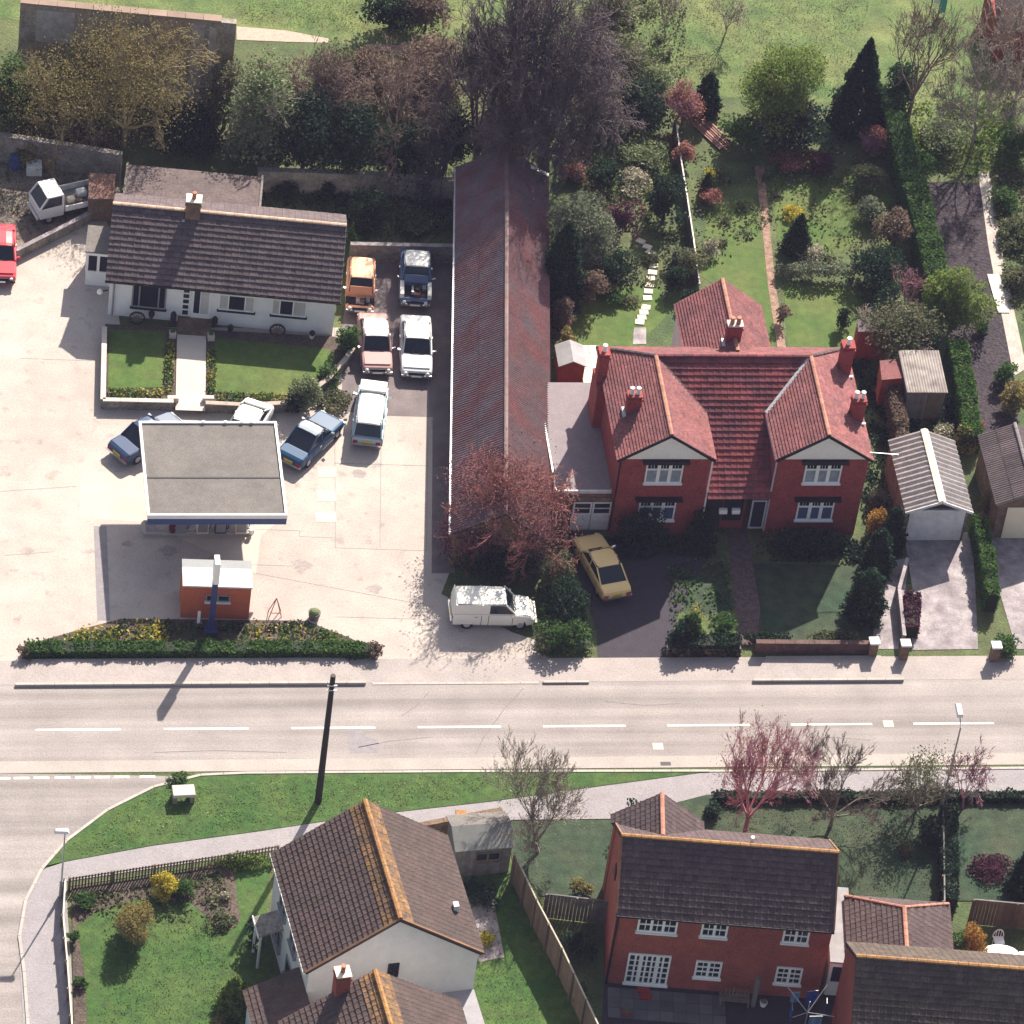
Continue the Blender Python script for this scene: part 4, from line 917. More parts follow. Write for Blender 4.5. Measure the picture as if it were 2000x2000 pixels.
MB().box(.0, 2.5, 4.3, .05, 3.05, 4.9).build('gable_vent', M['black'], RH)
p = to_local(RH, W(1468, 1648, 6.7)); q = MB(); q.tube((p[0], p[1], 6.4), (p[0], p[1], 7.15), .07, .09, 8); q.build('flue', M['whitep'], rro)
# north gabled wing
a = to_local(RH, W(1293, 1548, 6.5)); 
xw0, xw1 = a[0]-2.1, a[0]+2.1; yw = a[1]
ww = MB(); ww.box(xw0+.15, 5.3, 0, xw1-.15, yw-.1, 4.75); ww.build('rear_wing_wall', M['brick_or'], RH)
xm = (xw0+xw1)/2; zt = 6.45; yj = 5.55-(zt-4.8)/2.2*2.775
rwr = slope(RH, [(xw0, yw, 4.8), (xw0, 5.5, 4.8), (xm, yj, zt), (xm, yw, zt)], (0, 1, 0), M['tile_dark'], tw=.3, th=.27, seed=41, wavy=True)
slope(RH, [(xm, yj, zt), (xw1, 5.5, 4.8), (xw1, yw, 4.8), (xm, yw, zt)], (0, 1, 0), M['tile_dark'], tw=.3, th=.27, seed=42, wavy=True)
ridge(rwr, (xm, yj, zt+.03), (xm, yw, zt+.03), M['ridge_clay'])
MB().hexa([(xw0+.15, yw-.3, 4.75), (xw1-.15, yw-.3, 4.75), (xw1-.15, yw-.1, 4.75), (xw0+.15, yw-.1, 4.75)], [(xm-.1, yw-.3, 6.3), (xm+.1, yw-.3, 6.3), (xm+.1, yw-.1, 6.3), (xm-.1, yw-.1, 6.3)]).build('wing_gable', M['brick_or'], RH)
# side passage with white door
SP = thing('side_porch', 'narrow grey roofed side porch with a white half glazed door', 'porch', (.6, -31.15, 0), RA)
xd0 = lx(1609, 1947, .05)
MB().box(xd0+.02, .55, 0, xd0+.93, 5.0, 2.15).build('wall', M['grimy'], SP); MB().box(xd0-.03, .45, 2.151, xd0+1.0, 5.1, 2.25).build('roof', mat('porch_felt', (.27, .26, .27), var=.15), SP)
d = MB().box(xd0, .40, .05, xd0+.93, .54, 2.14).build('door', M['whitep'], SP); MB().box(xd0+.14, .37, 1.02, xd0+.79, .399, 1.98).build('door_pane', M['glass'], d)
N3o = W(1672, 1868, 7.0)
a3 = (N3o[0]-2.78*math.sin(-RA)*0-2.78*0, 0)
c3 = (N3o[0]+math.sin(RA)*2.775, N3o[1]-math.cos(RA)*2.775)
RH2 = modern((c3[0], c3[1], 0), 10.5, 'dark roofed brick house cut off by the bottom right corner')
gable(RH2, 0, 10.5, 0, 5.55, 4.8, 7.0, 'x', m=mat('tile_grey', (.085, .066, .05), (.07, .052, .045), scale=2, var=.15, fine=9, finev=.25, isl=.2), nind=300, ridgem=M['moss'], th=.29, tw=.3, seed=33)
LK = thing('link_garage', 'low garage with hipped brown roof between the two brick houses', 'garage', (.6, -31.15, 0), RA)
a, b_, c_, d_ = (to_local(LK, W(u, v, z)) for u, v, z in ((1757, 1772, 3.9), (1765, 1885, 3.9), (1650, 1748, 2.4), (1853, 1768, 2.4)))
yb = (c_[1]+d_[1])/2; yf = b_[1]-1.0
MB().prism([(c_[0]+.15, yf), (d_[0]-.15, yf), (d_[0]-.15, yb-.15), (c_[0]+.15, yb-.15)], 0, 2.35).build('wall', M['brick_or'], LK)
xm = (c_[0]+d_[0])/2
l1 = slope(LK, [(c_[0], yb, 2.4), (c_[0], yf, 2.4), (xm, yf, 3.9), (xm, a[1], 3.9)], (0, 1, 0), M['tile_dark'], tw=.3, th=.27, seed=51, wavy=True)
slope(LK, [(xm, yf, 3.9), (d_[0], yf, 2.4), (d_[0], yb, 2.4), (xm, a[1], 3.9)], (0, 1, 0), M['tile_dark'], tw=.3, th=.27, seed=52, wavy=True)
slope(LK, [(c_[0], yb, 2.4), (xm, a[1], 3.9), (d_[0], yb, 2.4)], (1, 0, 0), M['tile_dark'], tw=.3, th=.27, seed=53, wavy=True)
ridge(l1, (xm, yf, 3.93), (xm, a[1], 3.93), M['ridge_clay']); ridge(l1, (c_[0], yb, 2.43), (xm, a[1], 3.93), M['ridge_clay'], r=.08); ridge(l1, (d_[0], yb, 2.43), (xm, a[1], 3.93), M['ridge_clay'], r=.08)
# patio things
pm = MB().box(0, 0, 0, .58, .58, .04).mesh('paving_slab', M['slab_grey'])
PV = bpy.data.objects.new('slab_patio', None); COL.objects.link(PV); PV['kind'] = 'structure'; PV.rotation_euler = (0, 0, RA); PV.location = (.6, -31.15, .032)
for i in range(9):
    for j in range(3): inst(pm, 'paving_slab', PV, (.2+i*.6, -.75-j*.6, .001*((i*7+j*3) % 5)))
rm = mat('red_slab', (.3, .03, .02)); me = MB().box(0, 0, 0, .58, .38, .06).mesh('red_step', rm)
for j in range(2): inst(me, 'red_step', PV, (1.55+.1*j, -.38-.4*j, .02))

# ---------------------------------------------------------------- walls and fences
def masonry(nm, lab, pts, h, w, m, capm, cat='wall'):
    T = thing(nm, lab, cat, (pts[0][0], pts[0][1], 0)); wall_run(T, pts, h, w, m, capm); return T
masonry('front_wall', 'low brick wall before the dark front lawn', [W(u, v) for u, v in ((1473, 1274), (1700, 1276))], .7, .22, mat('dull_brick', (.12, .065, .055), (.085, .05, .045), scale=2, var=.25, fine=9, finev=.3), mat('dull_brick', (.12, .065, .055)))
masonry('front_wall', 'low mossy wall below the clipped hedge by the tarmac drive', [W(u, v) for u, v in ((1300, 1278), (1445, 1279))], .45, .22, M['brick_old'], M['stone'])
masonry('drive_wall', 'thin wall between the side path and the garage drive', [W(u, v) for u, v in ((1762, 1262), (1752, 1170), (1768, 1110))], .7, .12, M['stone'], M['conc_old'])
masonry('yard_wall', 'grey block wall closing the yard behind the parked cars', [W(u, v) for u, v in ((681, 508), (886, 512))], 1.1, .2, M['stone'], M['conc_old'])
masonry('boundary_wall', 'tall old stone wall behind the dirt yard', [W(u, v, 0) for u, v in ((-300, 280), (0, 312), (120, 330), (235, 350))], 1.7, .3, M['stone'], M['stone'])
masonry('boundary_wall', 'old stone wall in tree shade behind the bungalow garden', [W(u, v) for u, v in ((500, 372), (700, 378), (884, 392))], 1.4, .3, M['stone'], M['stone'])
masonry('yard_wall', 'slanting low wall from the dirt yard to the bungalow porch', [W(u, v) for u, v in ((30, 507), (158, 442), (207, 412))], .6, .18, M['stone'], M['conc_old'])
masonry('garden_wall', 'brick wall with orange topped pier behind the white house', [W(u, v) for u, v in ((800, 1658), (890, 1640), (975, 1625))], 1.5, .22, M['brick_old'], M['brick_old'])
for u, v, l in ((1702, 1280, 'white capped gate pillar at the end of the brick front wall'), (1763, 1284, 'white capped gate pillar between path and garage drive'), (1940, 1288, 'white capped gate pillar beside the far clipped bush'), (893, 1642, 'orange capped brick pier on the wall behind the white house')):
    p = W(u, v); h = .95 if v < 1400 else 1.75
    T = thing('gate_pillar', l, 'pillar', (p[0], p[1], 0), group='gate pillars' if v < 1400 else None)
    MB().box(-.2, -.2, 0, .2, .2, h).build('shaft', M['brick_old'], T); MB().box(-.25, -.25, h+.001, .25, .25, h+.09).build('cap', M['grimy'] if v < 1400 else M['moss'], T)
def fence(nm, lab, pts, h, m, bw=.15, gap=.01, posts=1.8, capm=None, cat='fence', boards=True, z0=.03, rail=True):
    T = thing(nm, lab, cat, (pts[0][0], pts[0][1], 0)); me = MB().box(0, -.012, 0, bw, .012, h-z0).mesh('board', m); pmsh = MB().box(-.05, -.05, 0, .05, .05, h+.06).mesh('post', m)
    for a, b_ in zip(pts[:-1], pts[1:]):
        L = math.dist(a[:2], b_[:2]); ang = math.atan2(b_[1]-a[1], b_[0]-a[0]); n = int(L/(bw+gap)); rnd = random.Random(int(L*100))
        for i in range(n):
            p = lerp(a, b_, i/n); o = inst(me, 'board', T, (p[0]-pts[0][0], p[1]-pts[0][1], z0)); o.rotation_euler = (0, 0, ang); o.scale = (1, 1, 1+rnd.uniform(-.02, .02))
        k = max(1, round(L/posts))
        for i in range(k+1):
            p = lerp(a, b_, i/k); o = inst(pmsh, 'post', T, (p[0]-pts[0][0]+.06*math.sin(ang), p[1]-pts[0][1]-.06*math.cos(ang), 0)); o.rotation_euler = (0, 0, ang)
        if rail:
            A, Bq = (a[0]-pts[0][0], a[1]-pts[0][1]), (b_[0]-pts[0][0], b_[1]-pts[0][1])
            for z in (h*.2, h*.85): MB().bar((A[0], A[1]+.035, z), (Bq[0], Bq[1]+.035, z), .04, .06).build('rail', m, T)
            if capm: MB().bar((A[0], A[1], h+.02), (Bq[0], Bq[1], h+.02), .07, .035).build('capping', capm, T)
    return T
fence('picket_fence', 'low brown picket fence along the curved footpath', [W(u, v) for u, v in ((134, 1737), (300, 1712), (447, 1690), (540, 1674))], .8, M['wood'], bw=.07, gap=.075, posts=2.2)
fence('panel_fence', 'tall brown board fence running diagonally between two back gardens', [W(u, v) for u, v in ((999, 1724), (1040, 1810), (1090, 1905), (1160, 2055))], 1.8, M['fencew'], bw=.16, capm=mat('pale_capping', (.42, .38, .3)))
fence('panel_fence', 'grey board fence joining the red brick house', [W(u, v) for u, v in ((1060, 1792), (1180, 1806))], 1.6, M['wood_grey'], capm=M['wood_grey'])
fence('panel_fence', 'dark board fence behind the white garden table', [W(u, v) for u, v in ((1890, 1805), (2060, 1820))], 1.7, M['fencew'], capm=M['wood_grey'])
fence('board_fence', 'pale topped garden fence between the two long back gardens', [W(u, v) for u, v in ((1316, 262), (1325, 330), (1338, 410), (1350, 490), (1362, 580))], .9, M['wood_grey'], capm=mat('white_capping', (.7, .62, .55)))
fence('board_fence', 'dark garden boundary fence running towards the link garage', [W(u, v) for u, v in ((1835, 1600), (1837, 1690), (1838, 1790))], 1.0, M['fencew'], capm=M['wood_grey'])
fence('low_fence', 'low fence with pale posts along the side road footpath', [W(u, v) for u, v in ((126, 1740), (122, 1810), (130, 1900), (142, 2060))], .75, M['wood'], bw=.1, gap=.05, capm=mat('pale_capping2', (.55, .5, .4)))
# tall old building wall at the top left
a, b_ = W(40, 6, 6.0), W(462, 45, 6.0)
OW = thing('ruined_wall', 'tall old brick wall with pale rendered patches behind the yard trees', 'wall', (a[0], a[1], 0), math.atan2(b_[1]-a[1], b_[0]-a[0]))
L = math.dist(a[:2], b_[:2]); MB().box(0, 0, 0, L, .4, 5.95).build('wall_face', mat('rust_brick', (.28, .21, .15), (.28, .26, .235), scale=1.2, var=.25, fine=7, finev=.3), OW)
for x, w_, z0_, z1 in ((.9, 2.0, 3.6, 5.7), (L-2.3, .65, .2, 5.7), (L-1.4, .4, 1.5, 5.6)): MB().box(x, -.05, z0_, x+w_, -.001, z1).build('render_patch', mat('grey_render', (.36, .33, .32), scale=2, var=.2, fine=6, finev=.15), OW)
me = MB().box(0, -.06, 0, .95, .46, .12).mesh('coping_stone', mat('rust_coping', (.25, .18, .14), isl=.15))
for i in range(int(L)): inst(me, 'coping_stone', OW, (i*.97, 0, 5.951))
sheet('sandy_track', G((462, 52), (560, 60), (642, 76), (640, 84), (560, 82), (462, 78)), .02, mat('pale_sand', (.40, .31, .25), scale=3, var=.1, fine=9, finev=.15))
sheet('sandy_track', G((715, 86), (810, 90), (905, 102), (900, 110), (800, 104), (715, 98)), .02, mat('pink_sand', (.30, .19, .17), scale=3, var=.2, fine=9, finev=.2))
# ---------------------------------------------------------------- vehicles (x forward, y left)
def paintm(name, c, rough=.35): return mat('car_'+name, c, rough=rough, spec=.3, var=.03, finev=.03)
def vehicle(label, cat, front, rear, L, Wd, Ht, paint, belt=.82, hood=1.05, rake=.6, rrake=.55, trunk=.6, hoodz=None, trunkz=None, style='saloon', roofm=None, open_bonnet=False,
            name='parked_car', group='parked vehicles on the forecourt', fz=.62, chrome=True, glassm=None, sides=True):
    a, b = W(*front), W(*rear); d = unit((a[0]-b[0], a[1]-b[1], 0))
    T = thing(name, label, cat, (a[0]-d[0]*L/2, a[1]-d[1]*L/2, 0), math.atan2(d[1], d[0]), group)
    hw = Wd/2; hz = hoodz or belt-.05; tz = trunkz or belt; xf = L/2; x1 = xf-hood; x2 = x1-rake; x4 = -L/2+trunk; x3 = x4+rrake
    st = [(xf, .84, .32, fz-.06), (xf-.08, .93, .24, fz+.02), (xf-.35, .98, .2, hz-.06), (x1+.1, 1.0, .2, hz+.02), (x1-.15, 1.0, .2, belt), (0, 1.0, .2, belt), (x4+.1, 1.0, .2, belt), (x4-.02, .99, .2, tz), (-xf+.22, .97, .22, tz-.02), (-xf+.05, .93, .26, tz-.1), (-xf, .86, .34, tz-.22)]
    if open_bonnet:
        st[2] = (xf-.35, .98, .2, hz-.32); st[1] = (xf-.12, .93, .24, fz+.02); st[3] = (x1+.0, 1.0, .2, hz-.32); st.insert(2, (xf-.16, .96, .22, hz-.30))
    B_ = MB(); R = []
    for x, f, z0, z1 in st:
        w = hw*f; k = len(B_.v); zm = z0+(z1-z0)*.62
        ring = [(x, -w*.90, z0), (x, w*.90, z0), (x, w, z0+.14), (x, w, zm), (x, w*.955, z1-.035), (x, w*.86, z1), (x, -w*.86, z1), (x, -w*.955, z1-.035), (x, -w, zm), (x, -w, z0+.14)]
        B_.v += ring; R.append(k)
    n = 10
    for k0, k1 in zip(R[:-1], R[1:]):
        for i in range(n):
            j = (i+1) % n; B_.f.append((k0+i, k1+i, k1+j, k0+j))
    B_.f.append(tuple(range(R[0], R[0]+n))); B_.f.append(tuple(range(R[-1]+n-1, R[-1]-1, -1)))
    B_.build('body', paint, T, bevel=.02)
    # cabin
    rw = hw*(.80 if style not in ('van', 'pickup') else .86); bw = hw*.90; zr = Ht-.05
    gl = glassm or M['glass']
    lo = [(x1, bw*.95), (x4, bw*.95)]; hi = [(x2, rw), (x3, rw)]
    def q(name, pts, m, t=.02):
        c = MB(); c.poly(pts); return c.build(name, m, T)
    z0 = belt-.01
    A = [(x1, -bw*.94, z0), (x1, bw*.94, z0), (x2, rw*.97, zr), (x2, -rw*.97, zr)]
    cab = MB(); cab.hexa([(x4+.02, -bw*.96, z0), (x1-.02, -bw*.96, z0), (x1-.02, bw*.96, z0), (x4+.02, bw*.96, z0)], [(x3+.01, -rw*.96, zr), (x2-.01, -rw*.96, zr), (x2-.01, rw*.96, zr), (x3+.01, rw*.96, zr)])
    if style == 'van':
        pm = paint
        cab2 = MB(); xm = x2-.75
        cab2.hexa([(x4, -bw, z0), (xm, -bw, z0), (xm, bw, z0), (x4, bw, z0)], [(x3, -rw, zr), (xm, -rw, zr), (xm, rw, zr), (x3, rw, zr)]); cab2.build('cargo_box', paint, T, bevel=.05)
    cab.build('cabin_glass', gl, T)
    rm = roofm or paint
    rf = MB(); ry = rw
    prof = [(-1, -.05), (-.86, -.005), (-.4, .03), (.4, .03), (.86, -.005), (1, -.05)]
    for x, dz in ((x2+.03, -.03), (x2-.15, 0), ((x2+x3)/2, .012), (x3+.15, 0), (x3-.03, -.03)):
        rf.v += [(x, ry*p, zr+.02+z+dz) for p, z in prof] + [(x, ry*.95, zr-.05+dz), (x, -ry*.95, zr-.05+dz)]
    for s in range(4):
        for i in range(8):
            j = (i+1) % 8; rf.f.append((s*8+i, s*8+j, s*8+8+j, s*8+8+i))
    rf.f.append(tuple(range(7, -1, -1))); rf.f.append(tuple(range(32, 40)))
    if style != 'open': rf.build('roof', rm, T, smooth=False)
    pil = []
    for sgn in (-1, 1):
        pil.append(((x1, sgn*bw*.96, belt), (x2, sgn*rw*.97, zr))); pil.append(((x4, sgn*bw*.96, belt), (x3, sgn*rw*.97, zr)))
        xm = (x2+x3)/2+.05; pil.append(((xm+.05, sgn*bw*.965, belt), (xm, sgn*rw*.975, zr)))
        if L > 3.9 and style in ('estate',): pil.append(((xm-.8, sgn*bw*.965, belt), (xm-.85, sgn*rw*.975, zr)))
    for sgn in (-1, 1):
        for xg in ((x1-.12), (x2+x3)/2+.05, x4+.35 if style != 'van' else x2-.8):
            MB().box(xg-.012, sgn*hw-.006, .3, xg+.012, sgn*hw+.006, belt-.06).build('door_gap', M['black'], T)
    if not open_bonnet:
        for sy in (-.3, .15): MB().bar((x1+.02, sy*hw/.8, belt+.02), (x1-(x1-x2)*.55, (sy+.35)*hw/.8, belt+(zr-belt)*.55+.03), .025, .02).build('wiper', M['black'], T)
    for a_, b_ in pil: MB().bar(a_, b_, .06, .07).build('pillar', paint, T)
    # panels, lights, trim
    if not open_bonnet:
        MB().hexa([(xf-.25, -hw*.80, hz-.075), (xf-.25, hw*.80, hz-.075), (x1+.06, hw*.82, hz+.0), (x1+.06, -hw*.82, hz+.0)][::-1], [(xf-.25, -hw*.80, hz-.035), (xf-.25, hw*.80, hz-.035), (x1+.06, hw*.82, hz+.045), (x1+.06, -hw*.82, hz+.045)][::-1]).build('bonnet', paint, T)
        MB().box(x1+.02, -hw*.45, hz+.03, x1+.07, hw*.45, hz+.052).build('air_vent', M['black'], T)
    else:
        MB().box(x1+.02, -hw*.78, hz-.30, xf-.25, hw*.78, hz-.28).build('engine_bay', M['black'], T)
        e = MB().box(x1+.25, -.22, hz-.279, xf-.4, .2, hz-.08).build('engine', M['galv'], T); MB().tube((x1+.5, .1, hz-.079), (x1+.5, .1, hz+.0), .14, .14, 9).build('air_filter', M['dwood'], T)
        MB().box(x1+.1, hw*.4, hz-.279, x1+.4, hw*.65, hz-.1).build('battery', M['grey'], T)
        MB().bar((x1-.0, 0, hz+.45), (x1+.12, 0, hz+.02), hw*1.5, .03, (1, 0, 0)).build('raised_bonnet', paint, T)
    for sgn in (-1, 1):
        MB().tube((xf-.03, sgn*hw*.68, fz-.10), (xf+.03, sgn*hw*.68, fz-.10), .1, .09, 9).build('headlight', M['whitep'], T)
        MB().box(-xf-.02, sgn*hw*.72-.12, tz-.36, -xf+.06, sgn*hw*.72+.12, tz-.22).build('tail_light', mat('tail_red', (.35, .02, .02), rough=.3), T)
        MB().bar((x1-.15, sgn*(hw+.0), belt+.05), (x1-.15, sgn*(hw+.17), belt+.1), .1, .1).build('wing_mirror', M['chrome'] if chrome else paint, T)
        MB().box(-.1, sgn*hw-.01, .25, .9, sgn*hw+.012, .30).build('side_trim', M['chrome'] if chrome else M['black'], T)
        MB().box((x2+x3)/2-.3, sgn*(hw+.005)-.012, belt-.16, (x2+x3)/2-.14, sgn*(hw+.005)+.012, belt-.13).build('door_handle', M['chrome'], T)
        for x in (xf-.72, -xf+.72):
            y = sgn*(hw-.11); t = MB(); t.tube((x, y-.1, .3), (x, y+.1, .3), .3, .3, 16); to = t.build('wheel', M['tyre'], T)
            MB().tube((x, sgn*(hw-.012)-.01, .3), (x, sgn*(hw-.012)+.01, .3), .17, .16, 12).build('rim', M['galv'], to)
    bm = M['chrome'] if chrome else M['black']
    MB().bar((xf+.06, -hw*.93, .42), (xf+.06, hw*.93, .42), .1, .13).build('front_bumper', bm, T); MB().bar((-xf-.05, -hw*.93, .42), (-xf-.05, hw*.93, .42), .1, .13).build('rear_bumper', bm, T)
    MB().box(xf+.112, -.26, .38, xf+.122, .26, .48).build('number_plate', M['whitep'], T)
    MB().box(-xf-.03, -.26, .5, -xf-.015, .26, .61).build('number_plate', mat('yellow_plate', (.6, .45, .05)), T)
    MB().box(xf-.02, -hw*.5, fz-.18, xf+.012, hw*.5, fz-.03).build('grille', M['black'], T)
    return T, dict(xf=xf, x1=x1, x2=x2, x3=x3, x4=x4, hw=hw, hz=hz, zr=zr, rw=rw, bw=bw)
WHT = paintm('white', (.78, .76, .71)); SIL = paintm('silver', (.62, .63, .63), .3)
vehicle('white saloon with big bonnet parked nose out beside the barn', 'car', (812, 745), (809, 620), 4.35, 1.66, 1.4, SIL, roofm=WHT, hood=1.2, trunk=.75, rake=.65)
vehicle('dusty pink saloon with a white roof parked beside the white saloon', 'car', (736, 738), (726, 640), 4.25, 1.62, 1.4, paintm('pink', (.42, .24, .22)), roofm=WHT, hood=1.15, trunk=.7)
vehicle('orange car with its bonnet missing and engine showing, beside the bungalow', 'car', (701, 618), (704, 530), 3.7, 1.52, 1.4, paintm('orange', (.62, .29, .17)), roofm=paintm('faded_orange', (.74, .42, .27), .6), hood=.95, trunk=.12, rrake=.5, open_bonnet=True)
T, D = vehicle('stripped white and blue van with an open engine bay against the yard wall', 'van', (809, 606), (809, 520), 3.9, 1.66, 1.75, paintm('worn_blue', (.09, .14, .25), .6), roofm=WHT, belt=1.0, hood=1.15, rake=.45, trunk=.95, rrake=.2, style='saloon', open_bonnet=True, hoodz=.98)
for s in (-1, 1): MB().box(D['x1']-.02, s*D['hw']*.86-.1, .7, D['xf']-.1, s*D['hw']*.86+.1, .99).build('front_wing', WHT, T)
MB().box(D['x1']+.2, -.1, .7, D['xf']-.2, .25, .9).build('engine_block', mat('rusty_engine', (.12, .05, .04)), T)
T, D = vehicle('white topped estate with dark rear window parked by the curved garden wall', 'car', (728, 772), (714, 880), 4.15, 1.62, 1.5, paintm('pale_blue', (.35, .46, .52)), roofm=WHT, hood=.9, trunk=.1, rrake=.35, rake=.5, style='estate')
MB().box(D['x2']-.05, -D['rw']*1.05, D['zr']+.045, D['x2']+.75, D['rw']*1.05, D['zr']+.17).build('roof_box', WHT, T, bevel=.05)
T, D = vehicle('dark blue car with faded roof parked aslant at the corner of the canopy', 'car', (648, 829), (577, 899), 4.1, 1.6, 1.4, paintm('blue', (.012, .062, .14), .4), roofm=paintm('faded_blue', (.33, .38, .42), .6), hood=1.25, trunk=.75, rake=.6, rrake=.9)
vehicle('dark blue saloon half hidden by the left edge of the canopy roof', 'car', (350, 836), (266, 880), 4.1, 1.62, 1.38, paintm('blue2', (.03, .06, .13), .4), hood=1.1, trunk=.85, rrake=.7)
T, D = vehicle('white car with brown louvred rear window just behind the canopy', 'car', (447, 903), (496, 822), 4.2, 1.62, 1.35, WHT, hood=1.2, trunk=.45, rrake=.8)
vehicle('red car at the left edge of the picture', 'car', (0, 560), (0, 470), 4.2, 1.65, 1.38, paintm('red', (.55, .06, .08), .3), hood=1.15, trunk=.7, chrome=False)
vehicle('white panel van parked across the front hedge by the road', 'van', (1040, 1208), (900, 1206), 4.05, 1.6, 1.58, paintm('cream_white', (.78, .76, .68)), style='van', hood=1.0, rake=.5, trunk=.04, rrake=.1, belt=.95, hoodz=.88, name='panel_van', group='parked vans')
vehicle('yellow coupe parked on the dark tarmac drive', 'car', (1142, 1062), (1210, 1190), 4.3, 1.62, 1.3, paintm('yellow', (.86, .62, .27), .4), hood=1.25, trunk=.55, rrake=.85, rake=.55, name='yellow_car', group='cars on the house drives')
# small flatbed lorry in the dirt yard
a, b_ = W(68, 425), W(160, 405)
d = unit((a[0]-b_[0], a[1]-b_[1], 0)); T = thing('flatbed_truck', 'small white flatbed truck loaded with scrap in the dirt yard', 'truck', (a[0]-d[0]*1.7, a[1]-d[1]*1.7, 0), math.atan2(d[1], d[0]))
cb = MB().hexa([(.4, -.78, .45), (1.75, -.78, .45), (1.75, .78, .45), (.4, .78, .45)], [(.4, -.78, 1.15), (1.8, -.76, 1.1), (1.8, .76, 1.1), (.4, .78, 1.15)]); cb.build('body', WHT, T, bevel=.04)
MB().hexa([(.45, -.74, 1.1), (1.74, -.74, 1.08), (1.74, .74, 1.08), (.45, .74, 1.1)], [(.5, -.68, 1.72), (1.3, -.68, 1.72), (1.3, .68, 1.72), (.5, .68, 1.72)]).build('cabin_glass', M['glass'], T)
MB().box(.42, -.72, 1.721, 1.36, .72, 1.8).build('roof', WHT, T, bevel=.03)
for s in (-1, 1):
    MB().bar((1.76, s*.74, 1.1), (1.32, s*.69, 1.74), .08, .08).build('pillar', WHT, T); MB().bar((.48, s*.74, 1.1), (.48, s*.69, 1.74), .1, .1).build('pillar', WHT, T)
    for x in (1.2, -1.1): to = MB().tube((x, s*.62-.1, .3), (x, s*.62+.1, .3), .3, .3, 14).build('wheel', M['tyre'], T); MB().tube((x, s*.73-.01, .3), (x, s*.73+.01, .3), .15, .15, 10).build('rim', M['galv'], to)
    MB().box(-2.0, s*.82-.03, .75, .35, s*.82+.03, 1.08).build('drop_side', M['grimy'], T)
MB().box(-2.0, -.79, .68, .38, .79, .75).build('bed', M['wood_grey'], T); MB().box(-2.05, -.82, .75, -1.99, .82, 1.08).build('tailboard', M['grimy'], T)
MB().box(1.8, -.7, .4, 1.88, .7, .55).build('front_bumper', M['grimy'], T)
for x, y, s_, lab, m_ in ((-.2, .2, .3, 'cream sack of rubble on the truck bed', M['cream']), (-.9, -.1, .38, 'white tank lying on the truck bed', M['whitep']), (-.55, .4, .25, 'rusty box on the truck bed behind the cab', M['brick_old'])):
    ca, sa = math.cos(T.rotation_euler[2]), math.sin(T.rotation_euler[2]); wp = (T.location.x+x*ca-y*sa, T.location.y+x*sa+y*ca, .76)
    Q = thing('load', lab, 'load', wp, T.rotation_euler[2]); MB().box(-s_*.7, -s_*.6, 0, s_*.7, s_*.6, s_).build('sack', m_, Q, bevel=.08)
# things standing about in the yard
for u, v, r, h, m_, nm, lab in ((190, 338, .2, 1.5, mat('orange_red', (.5, .09, .03)), 'gas_bottle', 'tall orange red gas bottle in front of the old stone wall'), (31, 325, .35, .7, mat('tarp_blue', (.03, .06, .18)), 'barrel', 'blue barrel against the old stone wall'),
                            (66, 335, .4, .6, M['grimy'], 'water_tank', 'pale square tank behind the flatbed truck'), (95, 325, .5, .8, M['brick_old'], 'boiler', 'brown boiler shell behind the flatbed truck')):
    T = thing(nm, lab, nm.replace('_', ' '), W(u, v)); B_ = MB()
    if nm == 'water_tank': B_.box(-r, -r, 0, r, r, h)
    else: B_.tube((0, 0, 0), (0, 0, h), r, r, 10); B_.tube((0, 0, h), (0, 0, h+.1), r, r*.5, 10)
    B_.build('shell', m_, T); MB().box(-r*1.1, -.06, h*.5, r*1.1, .06, h*.56).build('band', M['black'], T)
q = [W(u, v, 1.6) for u, v in ((172, 388), (222, 388), (226, 340), (174, 338))]; T = thing('rusty_shed', 'rusty flat roofed shed beside the bungalow extension', 'shed', (q[0][0], q[0][1], 0)); ql = [to_local(T, x) for x in q]
MB().prism([(x[0]*.96+.03, x[1]*.96+.03) for x in ql], 0, 1.5).build('wall', M['brick_old'], T); MB().prism([(x[0], x[1]) for x in ql], 1.501, 1.6).build('roof', mat('rust_roof', (.24, .12, .09), (.16, .10, .08), scale=2, var=.2), T)
# back garden timber shed of the white house
a = to_local(WH, (*W(885, 1700)[:2], 0)); TS = thing('timber_shed', 'grey timber shed with pale roof in the corner behind the white house', 'shed', (*W(885, 1712)[:2], 0), math.radians(5))
MB().box(0, 0, 0, 2.6, 2.0, 1.9).build('wall', M['wood_grey'], TS)
me = MB().box(0, 0, 0, .2, .03, 1.85).mesh('board', M['wood_grey'])
for i in range(12): inst(me, 'board', TS, (.05+i*.21, -.035, .02))
s = MB(); s.slab([(-.12, -.15, 1.85), (2.72, -.15, 1.85), (2.72, 1.0, 2.35), (-.12, 1.0, 2.35)], .05).build('roof', mat('shed_felt', (.17, .175, .17), var=.12), TS); MB().slab([(-.12, 1.0, 2.35), (2.72, 1.0, 2.35), (2.72, 2.15, 1.85), (-.12, 2.15, 1.85)], .05).build('roof', M['felt'], TS)
window(TS, (.9, -.036, 1.0), (1, 0, 0), 1.2, .55, (1, 1), (1,), m=M['wood'], frame=.05)
